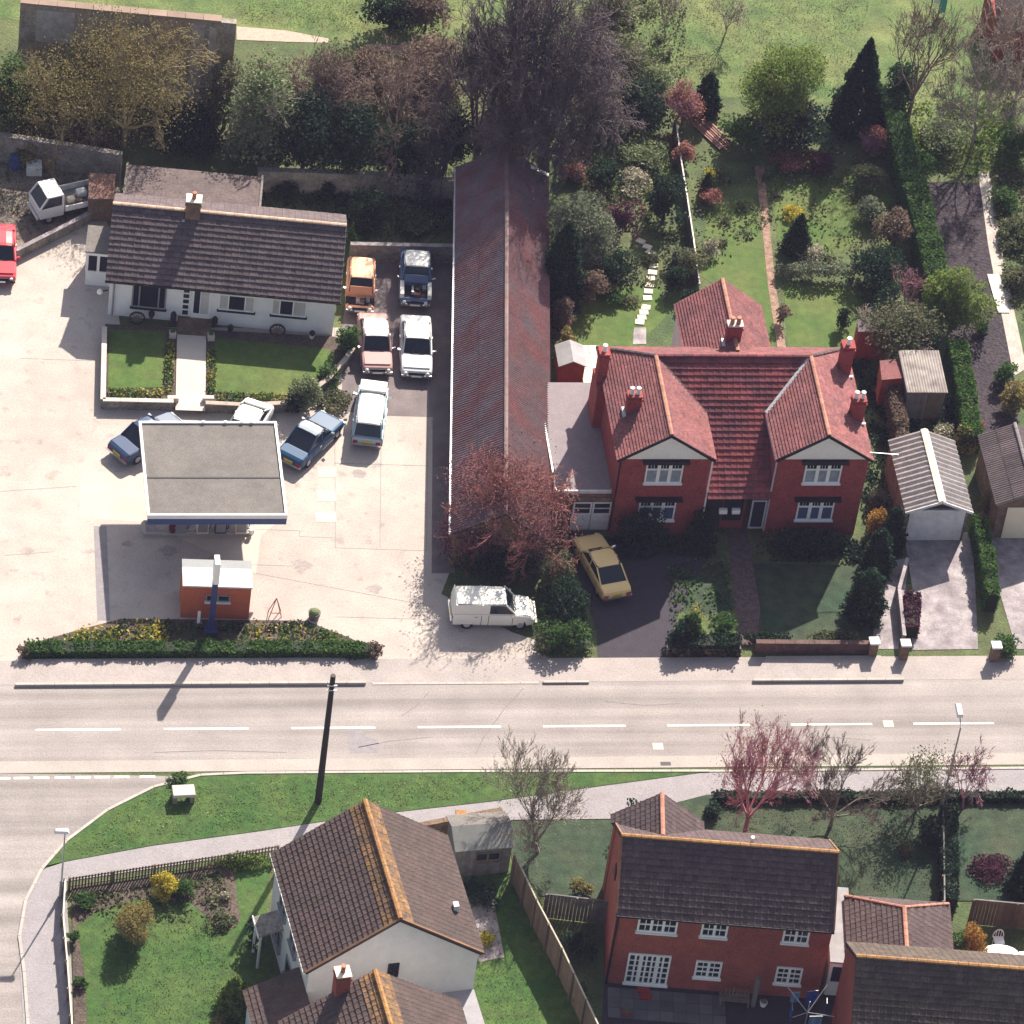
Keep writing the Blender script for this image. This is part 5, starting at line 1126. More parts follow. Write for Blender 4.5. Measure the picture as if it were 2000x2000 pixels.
# lamps and telegraph pole
p = W(621, 1567); T = thing('telegraph_pole', 'tall dark telegraph pole standing on the grass verge', 'pole', (p[0], p[1], 0))
MB().tube((0, 0, 0), (0, 0, 8.45), .17, .12, 10).build('shaft', M['black'], T)
for z in (7.6, 7.9): MB().bar((-.22, -.12, z), (.22, -.12, z), .05, .05).build('step_iron', M['galv'], T)
p = W(1833, 1600); T = thing('street_lamp', 'thin street lamp with bright head on the south footpath', 'street lamp', (p[0], p[1], 0), 0, 'street lamps')
MB().tube((0, 0, 0), (0, 0, 1.3), .09, .09, 8).build('base', M['grey'], T); MB().tube((0, 0, 1.3), (0, 0, 6.3), .055, .04, 8).build('column', M['galv'], T); MB().tube((0, 0, 6.3), (.02, .65, 6.55), .035, .03, 6).build('arm', M['galv'], T)
MB().hexa([(-.14, .4, 6.5), (.16, .4, 6.5), (.16, 1.15, 6.6), (-.14, 1.15, 6.6)], [(-.1, .45, 6.68), (.12, .45, 6.68), (.12, 1.1, 6.74), (-.1, 1.1, 6.74)]).build('lamp_head', M['whitep'], T)
p = W(118, 1752); T = thing('street_lamp', 'thin street lamp at the corner of the side road', 'street lamp', (p[0], p[1], 0), 0, 'street lamps')
MB().tube((0, 0, 0), (0, 0, 1.1), .08, .08, 8).build('base', M['grey'], T); MB().tube((0, 0, 1.1), (0, 0, 4.4), .045, .035, 8).build('column', M['galv'], T)
MB().hexa([(-.5, -.1, 4.35), (.18, -.14, 4.35), (.18, .14, 4.35), (-.5, .1, 4.35)], [(-.42, -.07, 4.5), (.12, -.1, 4.5), (.12, .1, 4.5), (-.42, .07, 4.5)]).build('lamp_head', M['whitep'], T)
# table, chairs, bench, washing line
TZ = W(1950, 1880); T = thing('garden_table', 'oval white garden table on the patio at the right edge', 'table', TZ, RA)
b_ = MB(); b_.tube((0, 0, .66), (0, 0, .7), .62, .62, 16); o = b_.build('table_top', M['whitep'], T); o.scale = (1.35, .8, 1)
for x, y in ((-.5, -.3), (.5, -.3), (-.5, .3), (.5, .3)): MB().tube((x, y, 0), (x*.8, y*.8, .66), .03).build('leg', M['whitep'], T)
for u, v, rz, l in ((1948, 1848, 0, 'white round backed chair behind the garden table'), (1905, 1878, 1.6, 'white chair at the near end of the garden table'), (1999, 1878, -1.5, 'white chair beyond the garden table cut off by the picture edge')):
    C = thing('garden_chair', l, 'chair', W(u, v), rz, 'white garden chairs')
    MB().box(-.24, -.24, .4, .24, .22, .44).build('seat', M['whitep'], C); bk = MB()
    pts = [(.26*math.cos(t), .22+.04*math.sin(t), .44+.42*math.sin(t)) for t in [math.pi*i/8 for i in range(9)]]
    for a_, c_ in zip(pts[:-1], pts[1:]): bk.tube(a_, c_, .03, .03, 5)
    for k in (-.12, 0, .12): bk.tube((k, .22, .44), (k, .26, .82), .018, .018, 4)
    bk.build('backrest', M['whitep'], C)
    for x in (-.2, .2):
        for y in (-.2, .18): MB().tube((x, y, 0), (x, y, .4), .022).build('leg', M['whitep'], C)
T = thing('garden_bench', 'brown slatted bench with curved back against the red brick wall', 'bench', W(1432, 1962), RA)
for k in range(4): MB().box(-.7, -.2+k*.11, .4, .7, -.12+k*.11, .43).build('seat_slat', M['wood'], T)
for k in range(8): x = -.62+k*.175; MB().box(x, .24, .45, x+.06, .27, .75+.12*math.cos(x*1.8)).build('back_slat', M['wood'], T)
for x in (-.66, .62):
    for y in (-.2, .2): MB().box(x, y, 0, x+.06, y+.06, .42).build('leg', M['wood'], T)
MB().bar((-.7, .26, .42), (.7, .26, .42), .05, .06).build('rail', M['wood'], T)
p = W(1570, 2010); T = thing('washing_line', 'rotary washing line with blue clothes beside the brick house', 'washing line', p)
MB().tube((0, 0, 0), (0, 0, 1.9), .025).build('pole', M['galv'], T)
for k in range(4):
    a_ = math.pi/4+k*math.pi/2; MB().tube((0, 0, 1.15), (1.35*math.cos(a_), 1.35*math.sin(a_), 1.95), .02).build('arm', M['galv'], T)
cl = [mat('blue_cloth', (.01, .07, .30)), mat('pale_blue_cloth', (.12, .2, .32)), mat('navy_cloth', (.01, .03, .12))]
for i, (x, y, u_, w_, h_) in enumerate(((.3, .8, .1, .5, .9), (-.5, .75, 0, .4, .7), (.85, .2, 1.4, .35, .6), (-.8, -.1, 1.5, .5, .8), (.2, -.7, 0, .6, .6))):
    me = MB()
    for k in range(5):
        x0_, x1_ = -w_/2+w_*k/5, -w_/2+w_*(k+1)/5; s0_, s1_ = .04*math.sin(k*2.), .04*math.sin((k+1)*2.)
        me.poly([(x0_, s0_, 0), (x1_, s1_, 0), (x1_, s1_*.3, h_), (x0_, s0_*.3, h_)])
    Q = thing('garment', ['blue towel on the washing line', 'pale blue shirt on the washing line', 'small navy garment at the right of the washing line', 'pale towel at the left of the washing line', 'blue cloth at the near side of the washing line'][i], 'garment', (p[0]+x, p[1]+y, 1.7-h_), u_, 'clothes on the washing line')
    me.build('cloth', cl[i % 3], Q); MB().tube((-w_/2, 0, h_), (w_/2, 0, h_), .012).build('line', M['galv'], Q)
for u, v, l, m_ in ((1490, 1965, 'white ball shaped plant pot near the garden bench', M['whitep']), (1590, 1955, 'grey stone pot below the kitchen window', M['stone']), (1222, 1983, 'small red pot on the grey slabs', mat('red_pot', (.4, .06, .04)))):
    T = thing('patio_pot', l, 'plant pot', W(u, v)); MB().tube((0, 0, 0), (0, 0, .3), .12, .19, 9).build('pot', m_, T); MB().ball((0, 0, .33), .16, .16, .1, 8, 4).build('plant', LF['grey'], T)
T = thing('wooden_post', 'single grey post beside the garden bench', 'post', W(1470, 1965)); MB().box(-.09, -.09, 0, .09, .09, 1.9).build('shaft', M['wood_grey'], T); MB().box(-.11, -.11, 1.901, .11, .11, 1.96).build('cap', M['wood'], T)
# stepping stones through the back lawn
SS = thing('stepping_stones', 'curving row of pale stepping stones across the back garden lawn', 'stepping stones', W(1250, 640))
me = MB().prism([(-.25, -.17), (.22, -.19), (.26, .15), (-.2, .19)], 0, .06).mesh('stone', M['slab'])
cv = [(1251, 472), (1264, 483), (1270, 494), (1273, 507), (1276, 520), (1274, 533), (1270, 545), (1268, 557), (1266, 570), (1264, 583), (1261, 601), (1257, 611), (1253, 621), (1249, 630)]
for i, (u, v) in enumerate(cv):
    q = to_local(SS, W(u, v)); o = inst(me, 'stone', SS, (q[0], q[1], .01)); o.rotation_euler = (0, 0, .12*math.sin(i*2.3)+(-.5 if i < 3 else 0))
PL = thing('white_slabs', 'short column of bright white paving slabs beside the long garden path', 'paving', W(1940, 605))
me = MB().box(0, 0, 0, .62, .78, .06).mesh('slab', M['slab'])
for i in range(5):
    q = to_local(PL, W(1933+i*4, 603-(4-i)*0+0 if False else 556+i*14)); inst(me, 'slab', PL, (q[0], q[1], .01))
# fallen timber, stumps, odd bright things
TP = thing('timber_stack', 'stack of weathered reddish planks leaning in the back garden', 'timber', W(1395, 268), math.radians(-62))
rnd = random.Random(4)
for i in range(9): MB().bar((-1.2+rnd.uniform(-.2, .2), -.45+i*.11, .08+.05*(i % 3)), (1.3+rnd.uniform(-.3, .3), -.4+i*.10, .12+.05*(i % 3)), .1, .04).build('plank', mat('red_plank', (.28, .15, .13), isl=.3), TP)

# ---------------------------------------------------------------- vegetation
def leaves(centers, radii, n, size, rng, shell=.55, up=.3, elong=1.5):
    """n leaf-clump faces spread through lobes; returns vertices and quads"""
    k = len(centers); w = radii.prod(axis=1)**.66; idx = rng.choice(k, n, p=w/w.sum())
    d = rng.normal(size=(n, 3)); d /= np.linalg.norm(d, axis=1)[:, None]
    r = rng.uniform(shell, 1, n)**.6
    P = centers[idx]+d*radii[idx]*r[:, None]
    P[:, 2] = np.maximum(P[:, 2], .03+rng.uniform(0, .1, n))
    a = rng.normal(size=(n, 3))+d*.35; a[:, 2] += up*rng.normal(size=n); a /= np.linalg.norm(a, axis=1)[:, None]
    b = np.cross(a, rng.normal(size=(n, 3))); b /= np.linalg.norm(b, axis=1)[:, None]; c = np.cross(a, b)
    s = size*rng.uniform(.6, 1.35, n)[:, None]
    V = np.stack([P-b*s*elong*.5, P-c*s*.42, P+b*s*elong*.5, P+c*s*.42], 1).reshape(-1, 3)
    return V, np.arange(4*n).reshape(n, 4)
def lobes(w, d, h, k, rng, z0=.25, taper=0.0):
    c = []; r = []; a0 = rng.uniform(0, 6.28); sk = rng.uniform(.05, .2)
    for i in range(k):
        t = rng.uniform(0, 2*math.pi); q = rng.uniform(0, 1)**.6*.72*(1+sk*math.sin(2*t+a0)+sk*.7*math.sin(3*t-a0)); z = rng.uniform(z0, .9); f = 1-taper*z
        e = math.sqrt(max(.12, 1-((z-.5)/.62)**2))
        c.append((math.cos(t)*q*w/2*e*f, math.sin(t)*q*d/2*e*f, z*h)); s = rng.uniform(.10, .34)
        r.append((w*s*f*rng.uniform(.8, 1.2), d*s*f*rng.uniform(.8, 1.2), h*s*rng.uniform(.6, 1.0)))
    return np.array(c), np.array(r)
NV = [0]
def shrub(u, v, w, h, leaf, label, cat='shrub', name='shrub', d=None, n=None, size=.14, k=None, group=None, stem=True, seed=None, taper=.2, z0=.25, at=None, twig=None):
    NV[0] += 1; rng = np.random.default_rng(seed or 100+NV[0]*7); p = at or W(u, v); d = d or w
    T = thing(name, label, cat, (p[0], p[1], 0), 0, group)
    c, r = lobes(w, d, h, k or int(12+w*h*1.6), rng, z0, taper)
    n = n or int(min(16000, (w*d+2*h*(w+d)/2)*110*(.14/size)**1.6))
    n = int(n*1.2); size *= .85
    V, F = leaves(c, r, n, size, rng, shell=.35)
    arr_obj('crown' if cat == 'tree' else 'foliage', V, F, LF[leaf], T)
    if stem:
        s = MB(); s.tube((0, 0, 0), (0, 0, h*.45), max(.04, h*.028), max(.03, h*.018), 6)
        for i in range(4):
            q = c[i % len(c)]; s.tube((0, 0, h*.2), tuple(q), max(.03, h*.015), .02, 5)
        s.build('trunk' if cat == 'tree' else 'stem', M['bark'], T)
    if twig:
        tw = twigs(T, h*.95, w*.5, 5, twig, rng)
    return T
def cone(u, v, w, h, leaf, label, n=None, size=.13, group=None, power=1.0, name='conifer', cat='conifer', base=.05):
    NV[0] += 1; rng = np.random.default_rng(500+NV[0]); p = W(u, v); T = thing(name, label, cat, (p[0], p[1], 0), 0, group)
    n = n or int(w*h*700*(.13/size)**1.5); z = rng.beta(1.0, 1.55, n); t = rng.uniform(0, 2*math.pi, n)
    R = (w/2)*((1-z)**power)*np.minimum(1, (z+base)/.12)**.5*(1+.16*np.sin(t*5+z*9)+.12*np.sin(t*3-z*23)+.10*np.sin(t*9+z*40)+rng.normal(0, .05, n)); q = rng.uniform(.35, 1, n)**.35
    P = np.stack([R*q*np.cos(t), R*q*np.sin(t), z*h+.05], 1)
    a = rng.normal(size=(n, 3)); b = np.cross(a, rng.normal(size=(n, 3))); a /= np.linalg.norm(a, axis=1)[:, None]; b = np.cross(a, b); b /= np.linalg.norm(b, axis=1)[:, None]; c = np.cross(a, b)
    s = size*rng.uniform(.6, 1.3, n)[:, None]; V = np.stack([P-b*s*.8, P-c*s*.4, P+b*s*.8, P+c*s*.4], 1).reshape(-1, 3)
    arr_obj('foliage', V, np.arange(4*n).reshape(n, 4), LF[leaf], T); MB().tube((0, 0, 0), (0, 0, h*.8), .1, .03, 6).build('trunk', M['bark'], T); return T
def segs_mesh(S, n=3):
    """S: (k,8) x0..z0,x1..z1,r0,r1 -> thin prisms"""
    S = np.asarray(S, float); A, B_ = S[:, :3], S[:, 3:6]; d = B_-A; L = np.linalg.norm(d, axis=1)[:, None]; d = d/np.maximum(L, 1e-6)
    ref = np.where(np.abs(d[:, 2:3]) < .9, np.array([[0, 0, 1.]]), np.array([[1., 0, 0]])); x = np.cross(d, ref); x /= np.linalg.norm(x, axis=1)[:, None]; y = np.cross(d, x)
    V = []
    for P, r in ((A, S[:, 6:7]), (B_, S[:, 7:8])):
        for i in range(n):
            t = 2*math.pi*i/n; V.append(P+x*r*math.cos(t)+y*r*math.sin(t))
    V = np.stack(V, 1); k = len(S); base = np.arange(k)[:, None]*2*n; F = []
    for i in range(n):
        j = (i+1) % n; F.append(np.concatenate([base+j, base+i, base+n+i, base+n+j], 1))
    return V.reshape(-1, 3), np.concatenate(F, 0)
def twigs(T, h, rad, depth, m, rng, splits=(3, 3), spread=.55, trunk_r=.12, vase=.35, minr=.011, name='crown', clear=.22, droop=0, dens=.42):
    rnd = random.Random(int(rng.integers(1e9))); big = []; small = []
    def grow(p, d, L, r, lev):
        k = 3 if lev < 2 else 2; q = p
        for i in range(k):
            d2 = unit((d[0]+rnd.gauss(0, .13), d[1]+rnd.gauss(0, .13), d[2]+rnd.gauss(0, .10)+.03-droop*lev))
            e = add(q, mul(d2, L/k)); ra_, rb_ = r*(1-.5*i/k), r*(1-.5*(i+1)/k)
            (big if lev < 2 else small).append((*q, *e, max(minr, ra_), max(minr*.8, rb_)))
            if lev < depth and (i > 0 or lev > 0):
                for s in range(1+(rnd.random() < dens)):
                    a = rnd.uniform(0, 2*math.pi); sp = spread*rnd.uniform(.6, 1.5)
                    pr = unit(cross(d2, (math.cos(a), math.sin(a), .3))); nd = unit(add(mul(d2, math.cos(sp)), mul(pr, math.sin(sp))))
                    grow(e, nd, L*rnd.uniform(.5, .75), r*.5, lev+1)
            q = e; d = d2
    n0 = splits[0]+3; base = (0, 0, 0); top = (rnd.gauss(0, .1), rnd.gauss(0, .1), h*clear)
    big.append((*base, *top, trunk_r, trunk_r*.8))
    for i in range(n0):
        a = 2*math.pi*i/n0+rnd.uniform(-.3, .3); t = vase*rnd.uniform(.3, 1.35)
        grow(top, unit((math.sin(t)*math.cos(a), math.sin(t)*math.sin(a), math.cos(t))), h*(1-clear)*.66*rnd.uniform(.8, 1.1), trunk_r*.5, 0)
    # fit the spread to the wanted radius and height
    S = np.array(big+small); ends = S[:, 3:6]; rr = np.percentile(np.hypot(ends[:, 0], ends[:, 1]), 97); zz = np.percentile(ends[:, 2], 99.5)
    sc = np.array([rad/rr, rad/rr, h/zz]); nb = len(big)
    S[:, :3] *= sc; S[:, 3:6] *= sc
    V, F = segs_mesh(S[:nb], 5); arr_obj('trunk', V, F, m if m != M['twig_pink'] else m, T)
    V, F = segs_mesh(S[nb:], 3); arr_obj(name, V, F, m, T)
    return len(S)
def bare(u, v, h, rad, label, m, depth=5, name='bare_tree', group=None, seed=0, buds=None, nb=0, bsize=.07, **k):
    NV[0] += 1; rng = np.random.default_rng(900+NV[0]+seed*1000); p = W(u, v); T = thing(name, label, 'tree', (p[0], p[1], 0), 0, group)
    twigs(T, h, rad, depth, M[m], rng, **k)
    if buds:
        c, r = lobes(rad*1.9, rad*1.9, h, 26, rng, .35, 0); V, F = leaves(c, r, nb, bsize, rng, shell=.1); arr_obj('blossom', V, F, LF[buds], T)
    return T
def hedge(label, pts, w, h, leaf, name='hedge', size=.12, dens=260, group=None, cat='hedge'):
    """clipped hedge along a photo polyline"""
    NV[0] += 1; rng = np.random.default_rng(40+NV[0]); Q = [W(*p) for p in pts]; o = Q[0]; T = thing(name, label, cat, (o[0], o[1], 0), 0, group)
    Vs = []; core = MB()
    for a, b in zip(Q[:-1], Q[1:]):
        a, b = np.array(a)-o, np.array(b)-o; L = np.linalg.norm(b-a); d = (b-a)/L; sd = np.array([d[1], -d[0], 0]); n = int((L*(w+2*h))*dens)
        t = rng.uniform(-.02, 1.02, n); face = rng.uniform(0, w+2*h, n); wob = .05*np.sin(t*L*2.1)+.04*np.sin(t*L*5.3+1)
        x = np.where(face < h, -w/2, np.where(face > h+w, w/2, face-h-w/2)); z = np.where(face < h, face, np.where(face > h+w, w+2*h-face, h))
        P = a+d*(t*L)[:, None]+sd*(x*(1+wob))[:, None]; P[:, 2] += np.maximum(.04, z+wob*1.2*(z > h*.8)); P += rng.normal(0, .035, P.shape)
        Vs.append(P); A, B_ = tuple(a), tuple(b); core.bar((A[0], A[1], h*.47), (B_[0], B_[1], h*.47), w*.88, h*.9)
    P = np.concatenate(Vs); n = len(P)
    a = rng.normal(size=(n, 3)); b = np.cross(a, rng.normal(size=(n, 3))); b /= np.linalg.norm(b, axis=1)[:, None]; c = np.cross(a/np.linalg.norm(a, axis=1)[:, None], b)
    s = size*rng.uniform(.6, 1.3, n)[:, None]; V = np.stack([P-b*s*.7, P-c*s*.42, P+b*s*.7, P+c*s*.42], 1).reshape(-1, 3)
    arr_obj('foliage', V, np.arange(4*n).reshape(n, 4), LF[leaf], T); core.build('branches', mat('hedge_core', (.012, .02, .01)), T); return T
def cover(label_name, pts, n, size, leaf, h=.25, seed=0, clump=60):
    rng = np.random.default_rng(seed+7); P2 = G(*pts); xs = [p[0] for p in P2]; ys = [p[1] for p in P2]
    cx = rng.uniform(min(xs), max(xs), clump); cy = rng.uniform(min(ys), max(ys), clump); i = rng.integers(0, clump, n*2); s = rng.uniform(.15, .7, clump)[i]
    x = cx[i]+rng.normal(0, 1, n*2)*s; y = cy[i]+rng.normal(0, 1, n*2)*s; ok = inpoly(x, y, P2); x, y = x[ok][:n], y[ok][:n]; n = len(x)
    P = np.stack([x, y, rng.uniform(.02, 1, n)**1.5*h+.04], 1); a = rng.normal(size=(n, 3)); b = np.cross(a, rng.normal(size=(n, 3))); b /= np.linalg.norm(b, axis=1)[:, None]; c = np.cross(a/np.linalg.norm(a, axis=1)[:, None], b)
    s = size*rng.uniform(.6, 1.4, n)[:, None]; V = np.stack([P-b*s*.7, P-c*s*.45, P+b*s*.7, P+c*s*.45], 1).reshape(-1, 3)
    o = arr_obj(label_name, V, np.arange(4*n).reshape(n, 4), LF[leaf]); o['kind'] = 'stuff'; return o
# trees in the band behind the yard and barn
bare(1062, 335, 12.5, 5.6, 'huge bare dark tree rising behind the far end of the long barn', 'twig_dark', depth=6, trunk_r=.35, vase=.8, clear=.15, minr=.015, splits=(7, 3), dens=.75)
bare(930, 330, 9, 4.2, 'broad bare dark tree between the big tree and the evergreens', 'twig_dark', depth=6, trunk_r=.22, vase=.8, clear=.15, minr=.014, dens=.62)
bare(770, 320, 7.5, 4.2, 'bare brown tree above the old stone wall', 'twig', depth=6, trunk_r=.18, vase=.8, clear=.15)
bare(650, 300, 6.5, 3.6, 'thin brown bare tree beside the pale leaved tree', 'twig', depth=6, trunk_r=.15, vase=.8, clear=.15)
bare(240, 285, 7.6, 4.6, 'bare olive tree spreading in front of the ruined wall', 'twig_olive', depth=6, trunk_r=.2, vase=.85, clear=.2, buds='olive', nb=9000, bsize=.075)
bare(110, 275, 6.2, 4.2, 'olive twiggy tree in the top left corner', 'twig_olive', depth=6, trunk_r=.16, vase=.85, clear=.15, buds='olive', nb=6500, bsize=.075)
shrub(20, 262, 3.6, 5.2, 'green', 'dark green bushy tree at the left edge above the stone wall', 'tree', 'leafy_tree', size=.16)
shrub(120, 175, 1.6, 2.2, 'lime', 'bright green bush in the middle of the olive trees', size=.13)
shrub(505, 312, 4.6, 6.0, 'pale', 'pale green leafy tree beside the grey wall panels', 'tree', 'leafy_tree', size=.14, n=11000, twig=M['twig_grey'])
shrub(437, 250, 2.6, 4.4, 'mix', 'thin mixed green tree beside the grey wall panels', 'tree', 'leafy_tree', size=.13, n=3500, twig=M['twig'])
shrub(590, 335, 4.6, 4.8, 'dark', 'dark evergreen mass behind the old stone wall by the bungalow', 'tree', 'evergreen_tree', size=.17)
shrub(680, 345, 4.2, 4.6, 'dark', 'dark evergreen in the shade of the bare brown tree', 'tree', 'evergreen_tree', size=.17)
shrub(790, 348, 4.0, 3.6, 'yew', 'low dark evergreen beside the top of the barn', 'tree', 'evergreen_tree', size=.16)
shrub(870, 330, 3.0, 4.0, 'dark', 'dark evergreen touching the far corner of the barn', 'tree', 'evergreen_tree', size=.16)
shrub(560, 250, 3.0, 3.4, 'brown', 'brown undergrowth below the pale sandy track', 'shrub', 'brush', size=.15)
shrub(720, 200, 4.2, 3.0, 'brown', 'brown undergrowth left of the huge bare tree', 'shrub', 'brush', size=.15)
shrub(640, 190, 3.4, 3.0, 'mix', 'mixed green and brown undergrowth beyond the pale tree', 'shrub', 'brush', size=.14)
shrub(840, 180, 4.4, 3.2, 'brown', 'brown thicket under the left side of the huge bare tree', 'shrub', 'brush', size=.15)
shrub(760, 55, 3.2, 2.6, 'dark', 'dark bush in the far field', size=.16)
shrub(830, 60, 3.4, 2.8, 'brown', 'grey brown thorn bush in the far field', size=.15)
shrub(1000, 250, 4.0, 3.0, 'brown', 'brown thicket around the trunk of the huge bare tree', 'shrub', 'brush', size=.15)
shrub(360, 282, 4.5, 1.8, 'dark', 'dark bramble along the stone wall behind the bungalow', 'shrub', 'bramble', size=.15)
shrub(470, 300, 3.0, 1.6, 'mix', 'bramble with pale flowers behind the bungalow extension', 'shrub', 'bramble', size=.14)
shrub(60, 290, 4.0, 1.6, 'olive', 'olive scrub above the stone wall at the left edge', 'shrub', 'bramble', size=.14)
shrub(180, 300, 4.0, 1.6, 'brown', 'brown scrub above the stone wall behind the truck', 'shrub', 'bramble', size=.14)
shrub(715, 440, 2.6, 2.4, 'yew', 'dark green bush between the bungalow and the barn', size=.14)
shrub(560, 385, 1.4, 1.0, 'yew', 'small dark shrub behind the right half of the bungalow', size=.13)
shrub(640, 388, 1.2, .9, 'dark', 'small dark shrub near the corner of the bungalow roof', size=.13)
shrub(685, 480, 1.4, 1.2, 'green', 'green shrub at the rear corner of the bungalow', size=.13)
shrub(790, 435, 3.0, .6, 'mix', 'tangle of pale prunings in the yard beside the barn', 'shrub', 'prunings', size=.14, stem=False)
# upper right gardens
shrub(1190, 70, 3.4, 3.0, 'mix', 'grey green bush at the top right of the huge bare tree', size=.14, twig=M['twig_grey'])
shrub(1215, 165, 3.6, 3.0, 'mix', 'grey green bush beside the open grass', size=.14, twig=M['twig_grey'])
shrub(1240, 245, 3.4, 2.8, 'dark', 'dark green bush at the head of the pale topped fence', size=.15)
shrub(1170, 245, 3.6, 3.0, 'mix', 'bronze and green bush right of the huge bare tree', size=.14, twig=M['twig'])
shrub(1275, 195, 2.4, 2.2, 'pale', 'yellowish green bush beside the open grass', size=.13)
shrub(1330, 250, 2.4, 2.8, 'pink', 'pinkish brown thin shrub at the end of the fence', size=.11, n=1800, twig=M['twig_pink'])
cone(1376, 222, 1.7, 2.8, 'yew', 'dark upright conifer beside the pinkish shrub', power=.55)
bare(1413, 75, 3.4, 1.6, 'slender bare young tree on the open grass', 'twig_grey', depth=4, trunk_r=.05)
bare(1300, 70, 3.4, 1.6, 'thin bare tree beside the grey green bushes', 'twig_grey', depth=4, trunk_r=.05)
shrub(1512, 262, 5.2, 5.2, 'lime', 'large yellow green tree on the open grass', 'tree', 'leafy_tree', size=.11, n=16000, seed=31, k=26, twig=M['twig_olive'])
shrub(1545, 285, 5.0, 2.6, 'dark', 'dark green undergrowth below the large yellow green tree', size=.15)
shrub(1450, 285, 3.2, 1.8, 'green', 'green bush behind the plank stack', size=.14)
cone(1668, 250, 3.3, 6.2, 'yew', 'tall dark conifer below the top of the open grass', size=.16, power=.85)
shrub(1750, 215, 2.2, 3.2, 'yew', 'dark tree at the head of the long clipped hedge', 'tree', 'evergreen_tree', size=.14)
bare(1772, 240, 8.0, 2.6, 'tall leaning bare tree behind the long hedge', 'twig', depth=5, trunk_r=.13, vase=.35, clear=.3)
bare(1893, 305, 7.2, 2.9, 'bare grey brown tree above the dug plot', 'twig_grey', depth=6, trunk_r=.1, vase=.7, clear=.3)
bare(1975, 230, 6.8, 3.2, 'bare brown tree in the top right corner', 'twig', depth=6, trunk_r=.12, vase=.7, clear=.2)
bare(1965, 130, 5.0, 2.6, 'small bare brown tree under the top right corner roof', 'twig_grey', depth=5, trunk_r=.1, vase=.7)
shrub(1850, 280, 3.6, 1.4, 'pale', 'pale flowering undergrowth beside the bare grey tree', size=.13)
shrub(1985, 310, 3.2, 2.2, 'green', 'dark green bush beyond the end of the garden path', size=.14)
shrub(1790, 330, 2.0, 1.0, 'green', 'low green bush at the head of the dug plot', size=.13)
shrub(1960, 400, 2.0, 1.2, 'green', 'green bush right of the pale garden path', size=.13)
shrub(1985, 470, 2.6, 1.0, 'mix', 'rough border plants right of the pale garden path', size=.13, stem=False)
shrub(1990, 560, 2.0, 1.2, 'mix', 'mixed border plants at the right edge beside the path', size=.13, stem=False)
shrub(1915, 650, 1.0, .6, 'green', 'low plants between the dug plot and the path', size=.11)
hedge('long dark clipped hedge running down beside the dug plot', ((1730, 215), (1755, 330), (1785, 430), (1812, 540), (1824, 600)), 1.15, 1.7, 'green')
hedge('green hedge continuing behind the sheds towards the garages', ((1862, 700), (1878, 780), (1893, 885)), .9, 1.3, 'hedge')
shrub(1857, 640, 3.5, 3.6, 'lime', 'round sunlit yellow green tree beside the hedge', 'tree', 'leafy_tree', size=.13, n=10000, taper=.1)
shrub(1705, 300, 1.8, 1.6, 'pink', 'pink brown dead shrub in the shade of the tall conifer', size=.11, twig=M['twig_pink'])
shrub(1545, 325, 3.0, .8, 'pink', 'reddish heather bed below the dark undergrowth', size=.11, stem=False)
shrub(1600, 330, 2.2, 1.0, 'purple', 'purple shrub beside the reddish heather', size=.12)
cone(1553, 492, 1.7, 2.6, 'yew', 'small dark pointed conifer on the middle lawn', power=.75)
shrub(1550, 425, 1.8, .5, 'yellow', 'yellow flowering bush behind the pointed conifer', size=.09, n=700, stem=False)
cone(1378, 378, .8, 1.4, 'yew', 'tiny dark conifer by the pale topped fence', power=.6, size=.1)
shrub(1385, 348, .7, .8, 'yellow', 'little yellow forsythia beside the tiny conifer', size=.09, n=260)
shrub(1308, 285, .8, .8, 'orange', 'orange yellow bush against the pale topped fence', size=.09, n=400)
shrub(1335, 320, 1.6, 1.4, 'pink', 'pink tinted shrub beside the fence', size=.11)
shrub(1385, 395, 1.6, .8, 'pink', 'salmon coloured low shrub below the tiny conifer', size=.10)
shrub(1260, 320, 3.2, 1.0, 'pale', 'pale rockery plants above the shaded shrubs', size=.12, stem=False)
shrub(1230, 360, 2.6, .8, 'white', 'white flowered patch beside the rockery', size=.11, stem=False, n=1800)
shrub(1180, 355, 2.2, 1.2, 'yew', 'dark green bush behind the grey leaved tree', size=.13)
shrub(1110, 350, 1.6, 1.0, 'pink', 'reddish shrub beside the far end of the barn', size=.11)
shrub(1295, 430, 2.7, 2.8, 'dark', 'large dark holly casting shade on the fence', 'shrub', 'holly', size=.14)
shrub(1345, 545, 1.9, 1.9, 'mix', 'grey green shrub beside the lower end of the fence', size=.12)
shrub(1345, 600, 1.6, 1.2, 'yew', 'dark shrub left of the house rear wing', size=.12)
shrub(1385, 500, 1.2, 1.0, 'white', 'pale blossoming shrub along the fence', size=.09, n=900)
shrub(1120, 520, 4.3, 4.4, 'grey', 'large round grey green tree beside the barn', 'tree', 'leafy_tree', size=.13, n=14000, taper=.05)
cone(1090, 590, 2.7, 5.4, 'yew', 'dark broad conifer in front of the grey green tree', power=.6, size=.14)
shrub(1150, 590, 2.0, 2.2, 'brown', 'brownish shrub right of the dark broad conifer', size=.12)
shrub(1208, 468, 2.2, 2.6, 'purple', 'purple red leaved shrub beside the stepping stones', size=.12)
shrub(1195, 555, 2.4, 1.9, 'dark', 'dark round shrub below the purple one', size=.13)
shrub(1195, 590, 1.4, .8, 'green', 'low green shrub beside the lawn', size=.12)
shrub(1312, 520, 1.2, 1.2, 'grey', 'grey leaved shrub right of the stepping stones', size=.11)
shrub(1310, 570, 1.6, 1.5, 'yew', 'dark shrub right of the last stepping stones', size=.12)
shrub(1222, 592, 2.2, .35, 'mix', 'narrow planted bed crossing the small lawn', size=.11, stem=False, d=.8)
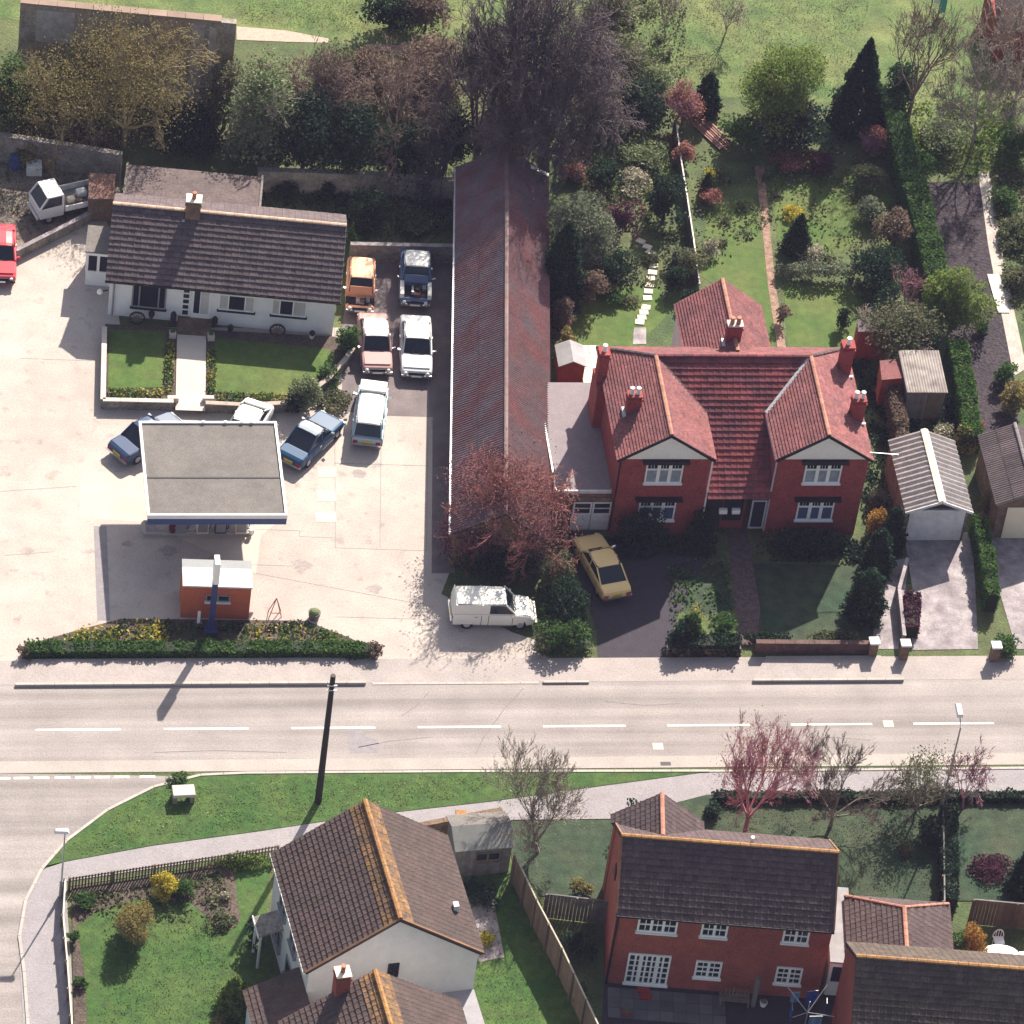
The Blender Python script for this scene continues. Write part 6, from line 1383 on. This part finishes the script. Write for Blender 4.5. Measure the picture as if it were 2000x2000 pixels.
shrub(1095, 640, 1.6, 2.2, 'brown', 'brown shrub against the barn side', size=.12)
shrub(1100, 695, 1.2, 1.6, 'olive', 'olive shrub above the tiny shed', size=.12)
shrub(1600, 545, 5.2, 1.1, 'grey', 'grey green border crossing the right back garden', size=.12, d=1.3, stem=False)
shrub(1585, 505, 1.8, .7, 'white', 'white blossoming plants in the crossing border', size=.10, n=1400, stem=False)
shrub(1700, 560, 3.6, 2.0, 'yew', 'dark shrubs beside the long hedge', size=.13)
shrub(1745, 480, 2.4, 2.4, 'brown', 'brown shrub in the shade of the long hedge', size=.13)
shrub(1700, 430, 2.2, 1.2, 'grey', 'grey flowering shrub left of the long hedge', size=.12)
shrub(1690, 360, 2.2, 1.2, 'mix', 'mixed shrub under the dead pink shrub', size=.12)
shrub(1642, 640, 1.0, 1.4, 'yew', 'small dark bush at the edge of the right lawn', size=.12)
shrub(1525, 630, .9, 1.2, 'brown', 'brown shrub at the bottom of the earth path', size=.11)
shrub(1745, 700, 4.4, 3.0, 'mix', 'large grey green shrub covering the brick outhouses', size=.13, twig=M['twig_grey'])
shrub(1790, 690, 2.6, 2.2, 'yew', 'dark shrub between the outhouse and the grey shed', size=.13)
shrub(1720, 640, 2.2, 2.6, 'dark', 'dark shrub behind the right chimneys', size=.13)
bare(1768, 600, 2.4, 1.5, 'pinkish bare shrub beside the round sunlit tree', 'twig_pink', depth=4, trunk_r=.05, vase=.7)
shrub(1885, 880, 1.6, 1.4, 'olive', 'olive shrub behind the ribbed garage', size=.12)
shrub(1905, 850, 1.2, 1.0, 'pink', 'pinkish shrub between the two garages', size=.11)
shrub(1980, 800, 2.2, 1.6, 'olive', 'olive bush at the right edge above the far garage', size=.12)
shrub(1960, 745, 1.6, 1.4, 'green', 'dark green plants below the garden path', size=.12)
shrub(1925, 1005, 1.2, 1.6, 'olive', 'yellowish shrub between the garage walls', size=.12)
shrub(1842, 855, 1.4, .8, 'white', 'white blossoming shrub at the back of the ribbed garage', size=.10, n=900)
# by the barn front and drives
shrub(975, 1068, 6.6, 4.9, 'maroon', 'broad reddish brown shrub over the front of the barn', size=.085, n=13000, twig=M['twig_red'])
bare(990, 1074, 6.2, 3.8, 'reddish twiggy tree in front of the barn', 'twig_red', depth=6, trunk_r=.1, vase=.95, clear=.1, minr=.013, buds='maroon', nb=2600, bsize=.07)
shrub(915, 1085, 3.0, 2.6, 'purple', 'low dark red shrub against the barn corner', size=.11, n=3500)
bare(912, 1100, 3.4, 1.7, 'dark red bush at the corner of the forecourt', 'twig_red', depth=6, trunk_r=.08, vase=.8, clear=.1, buds='purple', nb=2500, bsize=.08)
shrub(960, 1130, 5.0, 1.9, 'yew', 'dark undergrowth behind the white panel van', size=.13, d=2.2)
shrub(1088, 1140, 2.2, 1.7, 'mix', 'green hedge bushes between the van and the yellow car', size=.13, d=3)
shrub(1100, 1200, 2.6, 1.9, 'yew', 'broad green bush right of the white panel van', size=.13, d=3)
shrub(1095, 1262, 2.8, 1.5, 'green', 'green bush at the roadside corner of the tarmac drive', size=.13, d=2)
shrub(1138, 1268, .9, .9, 'grey', 'pale green round shrub by the roadside', size=.10)
shrub(1060, 1275, 1.2, .9, 'mix', 'small grey shrub near the van shadow', size=.11)
shrub(1255, 1068, 3.2, 2.2, 'dark', 'dark climbing shrub under the left bay windows', size=.13, d=1.6)
shrub(1362, 1055, 1.8, 2.0, 'dark', 'dark shrub beside the porch', size=.13)
shrub(1575, 1072, 4.6, 1.4, 'dark', 'dark shrubs under the right ground floor window', size=.13, d=1.6)
shrub(1230, 1085, 3.2, .7, 'yew', 'low dark plants along the tarmac drive', size=.12, d=1.2, stem=False)
hedge('dark clipped hedge behind the mossy roadside wall', ((1305, 1270), (1440, 1272)), .8, .8, 'yew')
cone(1345, 1252, 1.5, 1.9, 'green', 'dark green conifer with yellow tips in the small front garden', power=.55)
shrub(1352, 1225, 1.0, 1.7, 'yellow', 'yellow tipped sprigs of the front garden conifer', size=.08, n=160, stem=False)
shrub(1412, 1242, 1.5, 1.3, 'green', 'rounded green bush beside the brown front path', size=.13)
shrub(1320, 1260, 1.2, 1.4, 'dark', 'dark bush at the corner of the tarmac drive', size=.12)
cone(1685, 1205, 2.0, 3.2, 'yew', 'large dark round conifer on the front lawn', power=.38, size=.12)
cone(1708, 1120, 1.7, 3.0, 'yew', 'dark conifer behind the large round one', power=.45, size=.12)
cone(1738, 1075, 1.4, 3.0, 'yew', 'dark narrow conifer beside the side path', power=.5, size=.12)
shrub(1708, 1042, 1.5, 1.7, 'orange', 'orange yellow bush at the corner of the brick house', size=.1)
shrub(1715, 985, 1.2, 1.0, 'grey', 'grey green plants along the side wall of the brick house', size=.11)
shrub(1700, 760, 1.2, 1.0, 'yew', 'dark plants behind the right chimney stack', size=.12)
hedge('brown topped hedge between the brick house and the grey shed', ((1728, 770), (1745, 830), (1758, 905)), .6, 1.5, 'brown')
hedge('red leaved hedge strip beside the garage drive', ((1778, 1180), (1776, 1245)), .7, .8, 'purple')
hedge('narrow green hedge between the two garage drives', ((1905, 1045), (1920, 1110), (1932, 1195)), .65, 1.3, 'hedge')
shrub(1963, 1280, 1.8, 1.0, 'green', 'clipped green bush beside the far gate pillar', size=.11)
shrub(1500, 1255, 3.0, .6, 'yew', 'low shrubs inside the brick front wall', size=.11, d=.8, stem=False)
shrub(1630, 1250, 3.0, .5, 'mix', 'straggly plants inside the right part of the front wall', size=.11, d=.8, stem=False)
# forecourt corner planting
shrub(680, 690, 1.7, 1.9, 'green', 'green bush at the corner of the bungalow wall beside the pink car', size=.12)
shrub(590, 795, 2.0, 2.0, 'pale', 'yellow green bush in the curve of the garden wall', size=.10, n=3000)
shrub(570, 800, 1.6, 1.2, 'dark', 'dark bush outside the curve of the garden wall', size=.11)
shrub(640, 745, 1.6, .9, 'green', 'green shrub inside the curved wall', size=.12)
shrub(645, 790, 2.4, .5, 'mix', 'weeds outside the curved garden wall', size=.11, stem=False)
hedge('clipped green hedge along the front of the petrol station flower bed', ((52, 1277), (250, 1276), (500, 1276), (722, 1277)), .7, .5, 'hedge')
shrub(735, 1280, .9, .8, 'brown', 'dark bush at the right tip of the flower bed', size=.1)
shrub(45, 1282, .7, .6, 'brown', 'small brown bush at the left tip of the flower bed', size=.1)
cover('flowers', ((150, 1236), (237, 1212), (330, 1212), (330, 1262), (120, 1262)), 420, .12, 'yellow', h=.35, seed=3, clump=26)
cover('flowers', ((480, 1222), (640, 1230), (680, 1255), (480, 1255)), 160, .11, 'yellow', h=.3, seed=4, clump=12)
cover('bed_plants', ((60, 1255), (237, 1230), (596, 1222), (700, 1258), (700, 1272), (60, 1272)), 1500, .12, 'hedge', h=.3, seed=5, clump=60)
cover('bed_plants', ((240, 1212), (596, 1215), (660, 1240), (200, 1240)), 700, .11, 'yew', h=.2, seed=6, clump=40)
for i, (q, c_) in enumerate(((((322, 665), (340, 665), (338, 780), (318, 780)), 14), (((404, 690), (424, 690), (420, 780), (403, 780)), 14), (((420, 775), (560, 780), (555, 795), (420, 793)), 22), (((212, 768), (322, 770), (322, 790), (212, 788)), 18))):
    for lf, n_ in (('yellow', 150), ('green', 500), ('white', 60 if i > 1 else 1)):
        o = cover('bedding_plants', q, n_, .10, lf, h=.2, seed=20+i*3+n_, clump=c_); o.location.z = .27
# south side trees
bare(1050, 1665, 6.2, 2.9, 'large bare grey brown tree between the back gardens', 'twig_grey', depth=6, trunk_r=.12, vase=.85, clear=.18, spread=.42, droop=-.03, dens=.56, minr=.0075, buds='pale', nb=900, bsize=.06)
bare(1455, 1628, 6.9, 2.6, 'bare tree with pink blossom buds behind the red brick house', 'twig_pink', depth=6, trunk_r=.13, vase=.6, clear=.2, spread=.42, droop=-.03, dens=.56, minr=.0075, buds='pink', nb=2600, bsize=.06)
bare(1622, 1615, 5.0, 2.8, 'bare brown tree beside the blossoming tree', 'twig_grey', depth=6, trunk_r=.1, vase=.8, clear=.2, spread=.42, droop=-.03, dens=.56, minr=.0075)
bare(1790, 1585, 3.6, 1.7, 'grey green twiggy bush at the foot of the street lamp', 'twig_grey', depth=5, trunk_r=.07, vase=.8, clear=.1, buds='mix', nb=2400, bsize=.08)
bare(1880, 1580, 3.6, 1.5, 'thin pinkish bare tree beside the street lamp bush', 'twig_pink', depth=5, trunk_r=.06, vase=.6)
shrub(1810, 1640, 1.8, 1.2, 'dark', 'dark shrubs where the two back gardens meet', size=.12)
hedge('low dark hedge along the south footpath', ((1395, 1563), (1600, 1562), (1820, 1562), (2080, 1562)), .45, .4, 'yew')
hedge('dark hedge strip beside the garden boundary fence', ((1848, 1600), (1849, 1690), (1850, 1780)), .7, 1.0, 'dark')
shrub(1250, 1625, 2.6, 1.4, 'dark', 'dark shrub behind the gabled wing of the red brick house', size=.12)
shrub(1395, 1592, 1.3, .7, 'dark', 'dark shrub right of the gabled wing', size=.12)
shrub(1770, 1665, 1.0, .5, 'mix', 'small flowering clump in the dark lawn', size=.1)
shrub(1938, 1695, 2.9, .45, 'purple', 'round bed of purple heather in the far lawn', size=.1, d=2.7, stem=False, z0=.4)
cone(1998, 1745, 1.8, 3.2, 'dark', 'dark conifer cut off by the right edge', power=.5)
shrub(1890, 1880, 1.4, 2.7, 'orange', 'tall orange yellow clipped shrub beside the link garage', size=.09, taper=0, d=1.1)
shrub(1862, 1885, 2.0, 2.0, 'green', 'fluffy green shrub beside the orange one', size=.11)
shrub(1135, 1740, 1.2, .6, 'olive', 'yellowish plants by the grey board fence', size=.1)
shrub(1125, 1860, 1.6, 1.2, 'dark', 'dark shrubs left of the red brick house', size=.12)
shrub(1130, 1950, 1.4, .7, 'green', 'green plants along the diagonal board fence', size=.11)
shrub(950, 1840, .9, .7, 'yellow', 'small yellow flowered shrub on the paving behind the white house', size=.09, n=500)
shrub(930, 1760, 2.4, .7, 'dark', 'dark plants below the timber shed', size=.11)
sheet('garden_bed', G((905, 1745), (960, 1740), (985, 1870), (935, 1880)), .04, M['conc_old'])
# south west garden
shrub(318, 1745, 1.7, 1.3, 'yellow', 'bright yellow flowering bush behind the picket fence', size=.09, n=2300)
shrub(257, 1835, 2.1, 2.0, 'olive', 'round olive bush standing on the front lawn', size=.08, taper=0, n=6500)
shrub(355, 1748, 1.2, .9, 'green', 'green bush right of the yellow flowering bush', size=.11)
cone(455, 1975, 1.7, 2.3, 'lime', 'yellow green conifer beside the white house', power=.6)
shrub(430, 1800, 1.6, .4, 'mix', 'mixed rockery plants in the triangular bed', size=.1, stem=False)
shrub(440, 1755, .6, .4, 'white', 'pale flowering rockery plant', size=.09, n=200)
shrub(165, 1770, 1.4, .6, 'green', 'green plants in the corner of the picket fence', size=.11)
shrub(145, 1840, .8, .6, 'green', 'green plant along the side road fence', size=.11)
shrub(158, 1925, .8, .5, 'green', 'small green plant lower along the side road fence', size=.11)
shrub(470, 1690, 3.2, .7, 'lime', 'yellow green plants behind the end of the picket fence', size=.11, d=.9)
shrub(430, 2010, 1.0, .6, 'olive', 'olive bush at the bottom edge of the front lawn', size=.1)
shrub(500, 1840, 1.4, 1.6, 'dark', 'dark shrub against the side wall of the white house', size=.12)
shrub(350, 1530, 1.2, .4, 'green', 'dark grass tussock behind the stone trough', size=.1, stem=False)
# rough ground cover (nobody could count it)
for i, (q, n_, lf, h_) in enumerate((
    (((1090, 330), (1320, 260), (1370, 560), (1100, 560), (1190, 440)), 4200, 'mix', .3), (((1340, 300), (1740, 300), (1830, 560), (1690, 560), (1500, 440), (1360, 560)), 3200, 'mix', .25),
    (((1740, 200), (1990, 200), (1990, 340), (1790, 350)), 3500, 'lime', .3), (((1150, 0), (1340, 0), (1340, 280), (1150, 280)), 3500, 'mix', .4),
    (((0, 120), (900, 120), (900, 330), (0, 260)), 12000, 'brown', .5), (((500, 350), (880, 360), (880, 480), (690, 470), (500, 430)), 3500, 'yew', .25),
    (((1690, 770), (1880, 770), (1880, 850), (1750, 850)), 2500, 'yew', .2), (((1930, 340), (2010, 340), (2010, 700), (1960, 560)), 3000, 'mix', .3),
    (((1060, 1080), (1110, 1080), (1160, 1280), (1050, 1280)), 2500, 'green', .4), (((1300, 1110), (1420, 1070), (1440, 1260), (1310, 1270)), 800, 'green', .12),
    (((1180, 1050), (1400, 1050), (1400, 1090), (1190, 1080)), 1800, 'dark', .25), (((1470, 1060), (1700, 1060), (1700, 1100), (1470, 1100)), 2000, 'dark', .25),
    (((150, 1750), (430, 1700), (465, 1810), (180, 1790)), 1200, 'mix', .15), (((0, 300), (230, 340), (200, 400), (0, 480)), 500, 'mix', .15),
    (((920, 60), (1160, 60), (1160, 330), (920, 300)), 5000, 'brown', .6), (((1060, 560), (1120, 600), (1110, 740), (1085, 740)), 1500, 'brown', .3),
    (((1640, 700), (1760, 700), (1760, 1050), (1690, 1050)), 2500, 'yew', .2))):
    cover('ground_cover', q, n_, .13, lf, h=h_, seed=60+i, clump=max(30, n_//60))
# roof in the top right corner
p = W(1950, 60, 2.3); T = thing('corner_outbuilding', 'dark roofed outbuilding cut off by the top right corner', 'outbuilding', (p[0], p[1], 0))
MB().box(.1, .1, 0, 4, 4, 2.2).build('wall', M['brick_red'], T); MB().slab([(0, 0, 2.2), (4.2, 0, 2.2), (4.2, 2.4, 3.4), (0, 2.4, 3.4)], .1).build('roof', M['tile_dark'], T)
T = thing('garden_cover', 'turquoise and white cloth hanging by the open grass', 'cloth', W(1836, 30)); MB().box(-.15, -.02, .2, .25, .02, 1.5).build('sheet', mat('turquoise_cloth', (.1, .4, .36)), T); MB().box(-.5, -.02, .9, -.16, .02, 1.7).build('sheet', M['whitep'], T); MB().tube((-.6, .03, 0), (-.6, .03, 1.8), .03).build('post', M['wood'], T)

cover('daisies', ((140, 1650), (300, 1545), (560, 1520), (1000, 1515), (900, 1560), (500, 1615), (160, 1670)), 420, .07, 'white', h=.03, seed=201, clump=90)
cover('grass_tufts', ((140, 1650), (300, 1545), (560, 1520), (1000, 1515), (900, 1560), (500, 1615), (160, 1670)), 3380, .05, 'lime', h=.03, seed=202, clump=900).location.z = .04
cover('grass_tufts', ((200, 1790), (340, 1760), (430, 1830), (470, 1900), (430, 2000), (190, 2000)), 2340, .05, 'hedge', h=.03, seed=203, clump=900)
cover('grass_tufts', ((930, 1700), (1010, 1700), (1150, 2000), (930, 2000)), 1950, .05, 'hedge', h=.03, seed=204, clump=900)
cover('grass_tufts', ((1160, 0), (1700, 0), (1640, 200), (1200, 150)), 6500, .05, 'mix', h=.03, seed=205, clump=900)
cover('grass_tufts', ((460, 0), (900, 0), (850, 80), (650, 60), (460, 45)), 3250, .05, 'lime', h=.03, seed=206, clump=900)
cover('grass_tufts', ((1400, 1560), (1830, 1560), (1830, 1750), (1640, 1760), (1400, 1640)), 3380, .05, 'green', h=.03, seed=207, clump=900)

# added bluish haze volume that lifts the dark shadows
hz_ = MB().box(-430, -430, -1, 430, 430, 200).build('added_haze', None); hz_['kind'] = 'stuff'
hm = bpy.data.materials.new('added_haze'); hm.use_nodes = True; hn = hm.node_tree; hn.nodes.clear()
ho = hn.nodes.new('ShaderNodeOutputMaterial'); hv = hn.nodes.new('ShaderNodeVolumePrincipled'); hv.inputs['Density'].default_value = ADDED_HAZE; hv.inputs['Color'].default_value = (.62, .62, 1.0, 1)
hn.links.new(hv.outputs[0], ho.inputs['Volume']); hz_.data.materials.append(hm)
